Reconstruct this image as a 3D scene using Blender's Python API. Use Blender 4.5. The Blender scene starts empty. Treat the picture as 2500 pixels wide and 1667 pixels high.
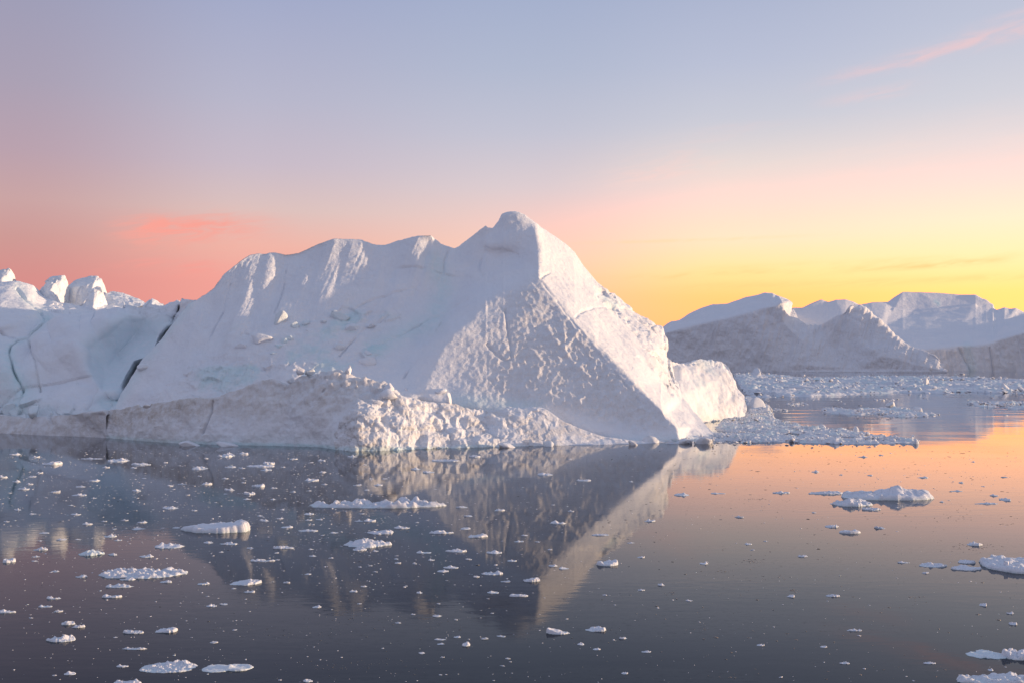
import bpy, math, random
import numpy as np
from mathutils import Vector
from mathutils.geometry import delaunay_2d_cdt

scene = bpy.context.scene
COL = scene.collection
random.seed(7)

# ------------------------------------------------------------------ camera
CAM_H, FPX, YH = 12.0, 2430.0, 865.0          # eye height (m), focal length and horizon row in photo pixels
cam_d = bpy.data.cameras.new("camera")
cam = bpy.data.objects.new("camera", cam_d)
COL.objects.link(cam)
cam.location = (0, 0, CAM_H)
cam.rotation_euler = (math.pi / 2, 0, 0)
cam_d.sensor_width = 36.0
cam_d.lens = 36.0 * FPX / 2500.0
cam_d.shift_y = (YH - 833.5) / 2500.0
cam_d.clip_start, cam_d.clip_end = 0.5, 20000.0
scene.camera = cam
scene.render.resolution_x, scene.render.resolution_y = 1024, 682
scene.view_settings.view_transform = 'Standard'
scene.view_settings.look = 'None'
scene.view_settings.exposure = 0.0
scene.view_settings.gamma = 1.0
scene.cycles.use_denoising = True
scene.cycles.max_bounces = 6
scene.cycles.diffuse_bounces = 3
scene.cycles.glossy_bounces = 3

# ------------------------------------------------------------------ sun
SUN_AZ, SUN_EL = math.radians(89.0), math.radians(4.2)
SUN = Vector((math.sin(SUN_AZ) * math.cos(SUN_EL), math.cos(SUN_AZ) * math.cos(SUN_EL), math.sin(SUN_EL)))
sun_d = bpy.data.lights.new("sun", 'SUN')
sun_d.energy = 5.0
sun_d.angle = math.radians(0.5)
sun_d.color = (1.0, 0.69, 0.43)
sun = bpy.data.objects.new("sun", sun_d)
COL.objects.link(sun)
sun.rotation_euler = SUN.to_track_quat('Z', 'Y').to_euler()
sun.location = (300, 100, 200)

# ------------------------------------------------------------------ world
def lin(c):
    return tuple((v / 255 / 12.92) if v / 255 <= 0.04045 else ((v / 255 + 0.055) / 1.055) ** 2.4 for v in c)

world = bpy.data.worlds.new("World")
scene.world = world
world.use_nodes = True
nt = world.node_tree
nt.nodes.clear()

def N(tree, typ, **kw):
    n = tree.nodes.new(typ)
    for k, v in kw.items():
        setattr(n, k, v)
    return n

def M(tree, op, a, b=None, c=None, clamp=False):
    n = tree.nodes.new('ShaderNodeMath')
    n.operation = op
    n.use_clamp = clamp
    for i, v in enumerate((a, b, c)):
        if v is None:
            continue
        if isinstance(v, (int, float)):
            n.inputs[i].default_value = v
        else:
            tree.links.new(v, n.inputs[i])
    return n.outputs[0]

def MR(tree, v, a, b, lo=0.0, hi=1.0, kind='SMOOTHSTEP'):
    n = tree.nodes.new('ShaderNodeMapRange')
    n.interpolation_type = kind
    n.clamp = True if kind == 'LINEAR' else n.clamp
    tree.links.new(v, n.inputs['Value'])
    n.inputs['From Min'].default_value = a
    n.inputs['From Max'].default_value = b
    n.inputs['To Min'].default_value = lo
    n.inputs['To Max'].default_value = hi
    return n.outputs['Result']

def MIX(tree, f, a, b, blend='MIX'):
    n = tree.nodes.new('ShaderNodeMix')
    n.data_type = 'RGBA'
    n.blend_type = blend
    for sock, v in ((n.inputs['Factor'], f), (n.inputs['A'], a), (n.inputs['B'], b)) if False else \
            ((n.inputs[0], f), (n.inputs[6], a), (n.inputs[7], b)):
        if isinstance(v, (int, float)):
            sock.default_value = v
        elif isinstance(v, tuple):
            sock.default_value = (*v[:3], 1.0)
        else:
            tree.links.new(v, sock)
    return n.outputs[2]

tc = N(nt, 'ShaderNodeTexCoord')
sep = N(nt, 'ShaderNodeSeparateXYZ')
nt.links.new(tc.outputs['Generated'], sep.inputs[0])
DEG = 180 / math.pi
EL = M(nt, 'MULTIPLY', M(nt, 'ARCSINE', sep.outputs[2]), DEG)
AZ = M(nt, 'MULTIPLY', M(nt, 'ARCTAN2', sep.outputs[0], sep.outputs[1]), DEG)

def ramp(stops):
    r = N(nt, 'ShaderNodeValToRGB')
    r.color_ramp.interpolation = 'EASE' if False else 'LINEAR'
    els = r.color_ramp.elements
    els[0].position = 0.0
    els[1].position = 1.0
    ss = sorted((min(e / 60.0, 1.0), c) for e, c in stops)
    els[0].position, els[0].color = ss[0][0], (*lin(ss[0][1]), 1)
    els[1].position, els[1].color = ss[-1][0], (*lin(ss[-1][1]), 1)
    for p, c in ss[1:-1]:
        e = els.new(p)
        e.color = (*lin(c), 1)
    nt.links.new(M(nt, 'DIVIDE', EL, 60.0, clamp=True), r.inputs[0])
    return r.outputs[0]

HI = [(30, (166, 178, 205)), (60, (156, 168, 198))]
LEFT = ramp([(0, (220, 140, 136)), (2.8, (224, 143, 140)), (4.2, (219, 148, 144)), (6, (211, 157, 153)), (8, (207, 168, 168)),
             (10.5, (190, 165, 178)), (14, (174, 164, 184)), (19.5, (158, 160, 188))] + HI)
MIDL = ramp([(0, (246, 164, 150)), (4, (250, 168, 157)), (6, (246, 186, 172)), (8, (226, 198, 194)), (10.5, (206, 192, 205)),
             (14, (188, 187, 208)), (19.5, (166, 174, 206))] + HI)
CENT = ramp([(0, (252, 190, 140)), (3.5, (254, 200, 160)), (5.5, (250, 208, 186)), (7.5, (240, 208, 200)), (9.5, (222, 208, 212)),
             (12.5, (200, 200, 216)), (16, (182, 190, 213)), (19.5, (170, 181, 210))] + HI)
RIGH = ramp([(0, (254, 188, 116)), (3.2, (254, 205, 130)), (4.6, (254, 224, 160)), (6.5, (253, 228, 200)), (8.5, (248, 224, 213)),
             (10.5, (232, 222, 218)), (13, (208, 209, 221)), (16, (191, 197, 219)), (19.5, (177, 186, 213))] + HI)
FARR = ramp([(0, (255, 212, 118)), (3.2, (255, 222, 134)), (5, (254, 232, 180)), (7, (254, 235, 208)), (9, (248, 228, 219)), (11, (234, 224, 224)),
             (13, (217, 216, 225)), (17, (197, 202, 221)), (20, (187, 194, 217))] + HI)
SIDE = ramp([(0, (255, 226, 140)), (6, (255, 240, 190)), (12, (248, 240, 222)), (20, (205, 214, 226))] + HI)
BACK = ramp([(0, (196, 172, 184)), (6, (202, 184, 196)), (12, (188, 184, 204)), (20, (174, 180, 206))] + HI)
sky = MIX(nt, MR(nt, AZ, -27, -14), LEFT, MIDL)
sky = MIX(nt, MR(nt, AZ, -14, 1), sky, CENT)
sky = MIX(nt, MR(nt, AZ, 1, 13), sky, RIGH)
sky = MIX(nt, MR(nt, AZ, 12, 28), sky, FARR)
sky = MIX(nt, MR(nt, AZ, 30, 70), sky, SIDE)
sky = MIX(nt, MR(nt, M(nt, 'ABSOLUTE', AZ), 95, 150), sky, BACK)
sky = MIX(nt, MR(nt, AZ, -27, -70), sky, BACK)

# high thin cloud: wisps in azimuth / elevation
cv = N(nt, 'ShaderNodeCombineXYZ')
nt.links.new(M(nt, 'MULTIPLY', AZ, 0.10), cv.inputs[0])
nt.links.new(M(nt, 'MULTIPLY', M(nt, 'SUBTRACT', EL, M(nt, 'MULTIPLY', AZ, 0.10)), 0.62), cv.inputs[1])
cn = N(nt, 'ShaderNodeTexNoise')
cn.inputs['Scale'].default_value = 1.0
cn.inputs['Detail'].default_value = 6
cn.inputs['Roughness'].default_value = 0.55
cn.inputs['Distortion'].default_value = 0.5
nt.links.new(cv.outputs[0], cn.inputs['Vector'])
WISP = cn.outputs['Fac']

def streak(az0, el0, az1, el1, width, soft0, soft1, curve=0.0):
    """soft band of cloud along a line from (az0, el0) to (az1, el1), degrees"""
    t = M(nt, 'DIVIDE', M(nt, 'SUBTRACT', AZ, az0), az1 - az0)
    e = M(nt, 'MULTIPLY_ADD', t, el1 - el0, el0)
    if curve:
        e = M(nt, 'ADD', e, M(nt, 'MULTIPLY', M(nt, 'MULTIPLY', t, M(nt, 'SUBTRACT', t, 1.0)), curve))
    d = M(nt, 'DIVIDE', M(nt, 'ABSOLUTE', M(nt, 'SUBTRACT', M(nt, 'ADD', EL, M(nt, 'MULTIPLY', M(nt, 'SUBTRACT', WISP, 0.5), width * 1.6)), e)), width)
    g = M(nt, 'POWER', 2.718, M(nt, 'MULTIPLY', M(nt, 'MULTIPLY', d, d), -1.0))
    a = MR(nt, t, 0.0, soft0)
    b = MR(nt, t, 1.0, 1.0 - soft1)
    return M(nt, 'MULTIPLY', M(nt, 'MULTIPLY', g, a), b)

def cloud(sky, mask, amt, col):
    return MIX(nt, M(nt, 'MULTIPLY', M(nt, 'MULTIPLY', mask, amt), WISP2, clamp=True), sky, lin(col))

wm = MR(nt, WISP, 0.40, 0.72)
cv2 = N(nt, 'ShaderNodeCombineXYZ')
nt.links.new(M(nt, 'MULTIPLY', AZ, 0.42), cv2.inputs[0])
nt.links.new(M(nt, 'MULTIPLY', M(nt, 'SUBTRACT', EL, M(nt, 'MULTIPLY', AZ, 0.14)), 2.4), cv2.inputs[1])
cn2 = N(nt, 'ShaderNodeTexNoise')
cn2.inputs['Scale'].default_value = 1.0
cn2.inputs['Detail'].default_value = 7
cn2.inputs['Roughness'].default_value = 0.6
cn2.inputs['Distortion'].default_value = 0.9
nt.links.new(cv2.outputs[0], cn2.inputs['Vector'])
WISP2 = MR(nt, cn2.outputs['Fac'], 0.33, 0.66, 0.25, 1.2)
sky = cloud(sky, streak(15, 14.05, 34, 16.6, 0.36, 0.40, 0.2, curve=-2.0), 0.70, (240, 206, 210))
sky = cloud(sky, streak(16, 13.3, 24, 14.3, 0.30, 0.4, 0.5), 0.34, (236, 210, 214))
sky = cloud(sky, streak(22, 15.9, 36, 18.4, 0.40, 0.5, 0.2), 0.45, (238, 208, 212))
sky = cloud(sky, streak(8, 12.2, 24, 14.4, 1.0, 0.5, 0.5), M(nt, 'MULTIPLY', wm, 0.35), (240, 208, 212))
sky = cloud(sky, streak(3, 9.8, 17, 12.2, 0.9, 0.5, 0.5), M(nt, 'MULTIPLY', wm, 0.55), (252, 214, 208))
sky = cloud(sky, streak(-4, 8.6, 40, 10.6, 2.2, 0.5, 0.3), M(nt, 'MULTIPLY', wm, 0.32), (255, 224, 212))
sky = cloud(sky, streak(-23, 6.5, -11.5, 7.2, 0.80, 0.3, 0.55), 1.0, (255, 168, 155))
sky = cloud(sky, streak(-24, 4.6, -10, 5.3, 0.55, 0.3, 0.4), M(nt, 'MULTIPLY', wm, 0.75), (255, 160, 150))
sky = cloud(sky, streak(3, 4.3, 30, 4.9, 0.22, 0.12, 0.2), M(nt, 'MULTIPLY', wm, 0.75), (252, 196, 134))
sky = cloud(sky, streak(4, 4.75, 34, 5.3, 0.16, 0.3, 0.2), M(nt, 'MULTIPLY', wm, 0.5), (255, 212, 150))
sky = cloud(sky, streak(6, 3.7, 36, 4.1, 0.22, 0.3, 0.2), 0.25, (250, 190, 126))
sky = cloud(sky, streak(2, 6.3, 20, 6.6, 0.10, 0.3, 0.5), 0.30, (255, 214, 160))

# the glow round the low sun is brighter than the picture can show: red clips first
glow = M(nt, 'MULTIPLY', MR(nt, EL, 14, 1.0), MR(nt, AZ, -14, 30))
glow = M(nt, 'MULTIPLY', glow, MR(nt, AZ, 140, 95))
gain = MIX(nt, glow, (1.0, 1.0, 1.0), (1.65, 1.18, 1.12))
sky = MIX(nt, 1.0, sky, gain, 'MULTIPLY')
glow2 = M(nt, 'MULTIPLY', M(nt, 'MULTIPLY', MR(nt, EL, 10.5, 4.0), MR(nt, AZ, -4, 12)), MR(nt, AZ, 140, 95))
sky = MIX(nt, 1.0, sky, MIX(nt, glow2, (1.0, 1.0, 1.0), (1.45, 1.06, 0.98)), 'MULTIPLY')

nish = N(nt, 'ShaderNodeTexSky')
nish.sky_type = 'NISHITA'
nish.sun_disc = False
nish.sun_elevation = SUN_EL
nish.sun_rotation = SUN_AZ
bg1 = N(nt, 'ShaderNodeBackground')
bg1.inputs['Strength'].default_value = 1.0
nt.links.new(sky, bg1.inputs['Color'])
out = N(nt, 'ShaderNodeOutputWorld')
bg2 = N(nt, 'ShaderNodeBackground')
bg2.inputs['Strength'].default_value = 0.05
nt.links.new(nish.outputs[0], bg2.inputs['Color'])
mixs = N(nt, 'ShaderNodeMixShader')
mixs.inputs[0].default_value = 0.05
nt.links.new(bg1.outputs[0], mixs.inputs[1])
nt.links.new(bg2.outputs[0], mixs.inputs[2])
nt.links.new(mixs.outputs[0], out.inputs['Surface'])
try:
    world.cycles.sampling_method = 'MANUAL'
    world.cycles.sample_map_resolution = 1024
except Exception:
    pass

# ------------------------------------------------------------------ materials
def new_mat(name):
    m = bpy.data.materials.new(name)
    m.use_nodes = True
    t = m.node_tree
    t.nodes.clear()
    o = N(t, 'ShaderNodeOutputMaterial')
    p = N(t, 'ShaderNodeBsdfPrincipled')
    t.links.new(p.outputs[0], o.inputs['Surface'])
    return m, t, p

def noise(t, vec, scale, detail=4, rough=0.55, dist=0.0):
    n = N(t, 'ShaderNodeTexNoise')
    n.inputs['Scale'].default_value = scale
    n.inputs['Detail'].default_value = detail
    n.inputs['Roughness'].default_value = rough
    n.inputs['Distortion'].default_value = dist
    t.links.new(vec, n.inputs['Vector'])
    return n.outputs['Fac']

def ice_material(name, scale=1.0, bump=0.12, white=(0.80, 0.82, 0.86), blue=(0.58, 0.77, 0.81), dirt_shade=(0.53, 0.475, 0.425)):
    m, t, p = new_mat(name)
    tcn = N(t, 'ShaderNodeTexCoord')
    v = tcn.outputs['Object']
    a_d = N(t, 'ShaderNodeAttribute', attribute_name='dirt_shade')
    a_b = N(t, 'ShaderNodeAttribute', attribute_name='blue')
    n1 = noise(t, v, 0.9 * scale, 6, 0.62)
    n2 = noise(t, v, 0.22 * scale, 4, 0.55)
    n3 = noise(t, v, 5.0 * scale, 5, 0.65)
    base = MIX(t, MR(t, n2, 0.35, 0.68), white, (white[0] * 0.95, white[1] * 0.965, white[2] * 0.985))
    bm = M(t, 'MULTIPLY', a_b.outputs['Fac'], MR(t, n1, 0.25, 0.62, 0.35, 1.0), clamp=True)
    base = MIX(t, bm, base, blue)
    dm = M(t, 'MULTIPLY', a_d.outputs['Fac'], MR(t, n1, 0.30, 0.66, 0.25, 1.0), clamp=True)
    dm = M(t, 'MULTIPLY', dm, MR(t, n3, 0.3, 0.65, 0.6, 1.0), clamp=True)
    base = MIX(t, dm, base, dirt_shade)
    t.links.new(base, p.inputs['Base Color'])
    p.inputs['Roughness'].default_value = 0.62
    p.inputs['Specular IOR Level'].default_value = 0.3
    h = M(t, 'ADD', M(t, 'MULTIPLY', n1, 1.0), M(t, 'MULTIPLY', n3, 0.42))
    b = N(t, 'ShaderNodeBump')
    b.inputs['Strength'].default_value = 1.0
    b.inputs['Distance'].default_value = bump
    t.links.new(h, b.inputs['Height'])
    t.links.new(b.outputs[0], p.inputs['Normal'])
    return m

MAT_BERG = ice_material("glacier_ice", 1.0, 0.22)
MAT_FAR = ice_material("far_glacier_ice", 0.22, 0.8, white=(0.76, 0.77, 0.81), dirt_shade=(0.68, 0.67, 0.68))
MAT_FLOE = ice_material("floe_ice", 5.0, 0.05, white=(0.72, 0.74, 0.80))
MAT_BRASH = ice_material("brash_ice", 2.0, 0.08, white=(0.68, 0.70, 0.755))

def clear_ice_material():
    m, t, p = new_mat("clear_ice")
    p.inputs['Base Color'].default_value = (0.035, 0.045, 0.055, 1)
    p.inputs['Roughness'].default_value = 0.35
    return m
MAT_CLEAR = clear_ice_material()

def water_material():
    m, t, p = new_mat("sea_water")
    tcn = N(t, 'ShaderNodeTexCoord')
    v = tcn.outputs['Object']
    mp = N(t, 'ShaderNodeMapping')
    mp.inputs['Scale'].default_value = (0.35, 1.0, 1.0)
    t.links.new(v, mp.inputs['Vector'])
    rip = noise(t, mp.outputs[0], 1.6, 3, 0.5)
    swl = noise(t, mp.outputs[0], 0.16, 2, 0.5, 0.4)
    mp2 = N(t, 'ShaderNodeMapping')
    mp2.inputs['Scale'].default_value = (0.25, 1.0, 1.0)
    mp2.inputs['Rotation'].default_value = (0, 0, 0.15)
    t.links.new(v, mp2.inputs['Vector'])
    patch = noise(t, mp2.outputs[0], 0.045, 3, 0.55, 1.2)
    film = noise(t, mp2.outputs[0], 0.12, 4, 0.6, 1.0)
    sp = N(t, 'ShaderNodeSeparateXYZ')
    t.links.new(v, sp.inputs[0])
    far = MR(t, sp.outputs[1], 135, 220)
    pm = M(t, 'ADD', MR(t, patch, 0.46, 0.62), M(t, 'MULTIPLY', far, 0.55), clamp=True)
    h = M(t, 'ADD', M(t, 'MULTIPLY', rip, M(t, 'MULTIPLY_ADD', pm, 0.0040, 0.0011)), M(t, 'MULTIPLY', swl, M(t, 'MULTIPLY_ADD', far, 0.085, 0.006)))
    b = N(t, 'ShaderNodeBump')
    b.inputs['Strength'].default_value = 1.0
    b.inputs['Distance'].default_value = 1.0
    t.links.new(h, b.inputs['Height'])
    fm = MR(t, film, 0.47, 0.60)
    base = MIX(t, fm, (0.006, 0.011, 0.018), (0.014, 0.019, 0.025))
    # dark water under a mirror that strengthens towards grazing angles
    t.nodes.remove(p)
    dif = N(t, 'ShaderNodeBsdfDiffuse')
    t.links.new(base, dif.inputs['Color'])
    glo = N(t, 'ShaderNodeBsdfGlossy')
    glo.inputs['Color'].default_value = (0.97, 0.98, 1.0, 1)
    t.links.new(M(t, 'MULTIPLY_ADD', fm, 0.03, 0.03), glo.inputs['Roughness'])
    t.links.new(b.outputs[0], glo.inputs['Normal'])
    lw = N(t, 'ShaderNodeLayerWeight')
    t.links.new(b.outputs[0], lw.inputs['Normal'])
    cosn = M(t, 'MAXIMUM', M(t, 'SUBTRACT', 1.0, lw.outputs['Facing']), 0.001)
    refl = M(t, 'POWER', 2.71828, M(t, 'MULTIPLY', M(t, 'POWER', M(t, 'DIVIDE', cosn, 0.165), 1.30), -1.0))
    mp3 = N(t, 'ShaderNodeMapping')
    mp3.inputs['Scale'].default_value = (0.5, 1.2, 1.0)
    t.links.new(v, mp3.inputs['Vector'])
    spk = noise(t, mp3.outputs[0], 4.5, 5, 0.7)
    skim = M(t, 'MULTIPLY', MR(t, spk, 0.52, 0.66), MR(t, film, 0.40, 0.62))
    refl = M(t, 'MULTIPLY', refl, M(t, 'MULTIPLY_ADD', skim, -0.20, 1.0))
    refl = M(t, 'MAXIMUM', refl, 0.02)
    ms = N(t, 'ShaderNodeMixShader')
    t.links.new(refl, ms.inputs[0])
    t.links.new(dif.outputs[0], ms.inputs[1])
    t.links.new(glo.outputs[0], ms.inputs[2])
    o = [n for n in t.nodes if n.type == 'OUTPUT_MATERIAL'][0]
    t.links.new(ms.outputs[0], o.inputs['Surface'])
    return m
MAT_WATER = water_material()

# ------------------------------------------------------------------ numpy noise
def _hash(ix, iy, iz, seed):
    h = (ix.astype(np.uint32) * np.uint32(374761393) + iy.astype(np.uint32) * np.uint32(668265263)
         + iz.astype(np.uint32) * np.uint32(2147483647 - 1013904223) + np.uint32((seed * 974711 + 1013904223) & 0xffffffff))
    h = (h ^ (h >> np.uint32(13))) * np.uint32(1274126177)
    h = (h ^ (h >> np.uint32(16))) * np.uint32(2246822519)
    h = h ^ (h >> np.uint32(15))
    return (h & np.uint32(0xffffff)).astype(np.float32) / np.float32(0xffffff)

def vnoise(p, seed=0):
    f = np.floor(p)
    i = f.astype(np.int64).astype(np.int32)
    d = (p - f).astype(np.float32)
    d = d * d * d * (d * (d * 6 - 15) + 10)
    o = 0
    for dx in (0, 1):
        wx = d[:, 0] if dx else 1 - d[:, 0]
        for dy in (0, 1):
            wy = d[:, 1] if dy else 1 - d[:, 1]
            for dz in (0, 1):
                wz = d[:, 2] if dz else 1 - d[:, 2]
                o = o + wx * wy * wz * _hash(i[:, 0] + dx, i[:, 1] + dy, i[:, 2] + dz, seed)
    return o * 2 - 1

def fbm(p, octv=5, gain=0.5, lac=2.03, seed=0):
    a, s, o = 1.0, 0.0, 0
    q = p.copy()
    for k in range(octv):
        o = o + a * vnoise(q, seed + k)
        s += a
        a *= gain
        q = q * lac + 17.3
    return o / s

def ridged(p, octv=4, gain=0.5, lac=2.1, seed=0):
    a, s, o = 1.0, 0.0, 0
    q = p.copy()
    for k in range(octv):
        o = o + a * (1 - 2 * np.abs(vnoise(q, seed + k)))
        s += a
        a *= gain
        q = q * lac + 9.1
    return o / s

def worley(p, seed=0):
    f = np.floor(p)
    i = f.astype(np.int32)
    d1 = np.full(len(p), 9.0, np.float32)
    d2 = np.full(len(p), 9.0, np.float32)
    cid = np.zeros(len(p), np.float32)
    for dx in (-1, 0, 1):
        for dy in (-1, 0, 1):
            for dz in (-1, 0, 1):
                c = i + np.array([dx, dy, dz], np.int32)
                q = np.stack([c[:, 0] + _hash(c[:, 0], c[:, 1], c[:, 2], seed), c[:, 1] + _hash(c[:, 0], c[:, 1], c[:, 2], seed + 1),
                              c[:, 2] + _hash(c[:, 0], c[:, 1], c[:, 2], seed + 2)], 1)
                d = np.sqrt(((q - p) ** 2).sum(1)).astype(np.float32)
                n = d < d1
                d2 = np.where(n, d1, np.minimum(d2, d))
                cid = np.where(n, _hash(c[:, 0], c[:, 1], c[:, 2], seed + 5), cid)
                d1 = np.where(n, d, d1)
    return d1, d2, cid

def sstep(x, a, b):
    t = np.clip((x - a) / (b - a), 0, 1)
    return t * t * (3 - 2 * t)

def seg_dist(P, poly, closed=False):
    pts = np.array(poly, np.float32)
    if closed:
        pts = np.vstack([pts, pts[:1]])
    best = np.full(len(P), 1e9, np.float32)
    for a, b in zip(pts[:-1], pts[1:]):
        ab = b - a
        t = np.clip(((P - a) @ ab) / max(float(ab @ ab), 1e-9), 0, 1)
        best = np.minimum(best, np.hypot(P[:, 0] - a[0] - t * ab[0], P[:, 1] - a[1] - t * ab[1]))
    return best

def inside(P, poly):
    r = np.zeros(len(P), bool)
    n = len(poly)
    for k in range(n):
        x0, y0 = poly[k]
        x1, y1 = poly[(k + 1) % n]
        if y0 == y1:
            continue
        c = ((y0 > P[:, 1]) != (y1 > P[:, 1])) & (P[:, 0] < (x1 - x0) * (P[:, 1] - y0) / (y1 - y0) + x0)
        r ^= c
    return r

def pmask(P, poly, soft):
    d = seg_dist(P, poly, True)
    s = np.where(inside(P, poly), d, -d)
    return sstep(s, -soft, soft)

def groove(P, line, w):
    d = seg_dist(P, line)
    return np.exp(-(d / w) ** 2)

# ------------------------------------------------------------------ scene helpers
def setp(o, label=None, cat=None, group=None, kind=None):
    for k, v in (('label', label), ('category', cat), ('group', group), ('kind', kind)):
        if v:
            o[k] = v
    return o

def link_mesh(name, verts, faces, mat, parent=None, attrs=None, normals=None, smooth=True):
    me = bpy.data.meshes.new(name)
    verts = np.asarray(verts, np.float32)
    faces = np.asarray(faces, np.int32)
    nv, nf, k = len(verts), len(faces), faces.shape[1]
    me.vertices.add(nv)
    me.vertices.foreach_set('co', verts.ravel())
    me.loops.add(nf * k)
    me.loops.foreach_set('vertex_index', faces.ravel())
    me.polygons.add(nf)
    me.polygons.foreach_set('loop_start', np.arange(0, nf * k, k, dtype=np.int32))
    me.update(calc_edges=True)
    me.validate()
    if smooth:
        me.polygons.foreach_set('use_smooth', np.ones(len(me.polygons), bool))
    for an, av in (attrs or {}).items():
        a = me.attributes.new(an, 'FLOAT', 'POINT')
        a.data.foreach_set('value', np.asarray(av, np.float32))
    me.materials.append(mat)
    if normals is not None and len(me.polygons) == nf:
        me.normals_split_custom_set_from_vertices([tuple(n) for n in normals])
    o = bpy.data.objects.new(name, me)
    COL.objects.link(o)
    if parent:
        o.parent = parent
        o.matrix_parent_inverse.identity()
        o.location = -parent.location
    return o

def empty(name, loc=(0, 0, 0)):
    o = bpy.data.objects.new(name, None)
    o.empty_display_size = 2
    COL.objects.link(o)
    o.location = loc
    return o

def W(px, py, Y):
    """photo pixel + distance -> point of the place"""
    return np.stack([(px - 1250.0) / FPX * Y, Y, CAM_H - (py - YH) / FPX * Y], -1)

def water_Y(py):
    return FPX * CAM_H / (py - YH)

# ------------------------------------------------------------------ ice relief: a hill surface with a front, a crest and a back slope
def blur(a, s, axis):
    if s <= 0:
        return a
    r = int(math.ceil(3 * s))
    k = np.exp(-0.5 * (np.arange(-r, r + 1) / s) ** 2)
    k /= k.sum()
    pad = [(0, 0), (0, 0)]
    pad[axis] = (r, r)
    b = np.pad(a, pad, mode='reflect', reflect_type='odd') if a.shape[axis] > r else np.pad(a, pad, mode='edge')
    o = 0
    for i, w in enumerate(k):
        sl = [slice(None), slice(None)]
        sl[axis] = slice(i, i + a.shape[axis])
        o = o + w * b[tuple(sl)]
    return o

def tri_eval(pts, tris, Wv, Q):
    out = np.full(len(Q), np.nan)
    for t in tris:
        a, b, c = pts[t[0]], pts[t[1]], pts[t[2]]
        det = (b[1] - c[1]) * (a[0] - c[0]) + (c[0] - b[0]) * (a[1] - c[1])
        if abs(det) < 1e-9:
            continue
        lo, hi = np.minimum(np.minimum(a, b), c) - 0.5, np.maximum(np.maximum(a, b), c) + 0.5
        idx = np.nonzero((Q[:, 0] >= lo[0]) & (Q[:, 0] <= hi[0]) & (Q[:, 1] >= lo[1]) & (Q[:, 1] <= hi[1]))[0]
        if not len(idx):
            continue
        q = Q[idx]
        l0 = ((b[1] - c[1]) * (q[:, 0] - c[0]) + (c[0] - b[0]) * (q[:, 1] - c[1])) / det
        l1 = ((c[1] - a[1]) * (q[:, 0] - c[0]) + (a[0] - c[0]) * (q[:, 1] - c[1])) / det
        l2 = 1 - l0 - l1
        ok = (l0 > -0.01) & (l1 > -0.01) & (l2 > -0.01)
        out[idx[ok]] = l0[ok] * Wv[t[0]] + l1[ok] * Wv[t[1]] + l2[ok] * Wv[t[2]]
    bad = np.nonzero(np.isnan(out))[0]
    for s in range(0, len(bad), 4000):
        bb = bad[s:s + 4000]
        d = ((Q[bb][:, None, :] - pts[None]) ** 2).sum(-1)
        w = 1 / (d + 1) ** 2
        out[bb] = (w * Wv).sum(1) / w.sum(1)
    return out

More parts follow.
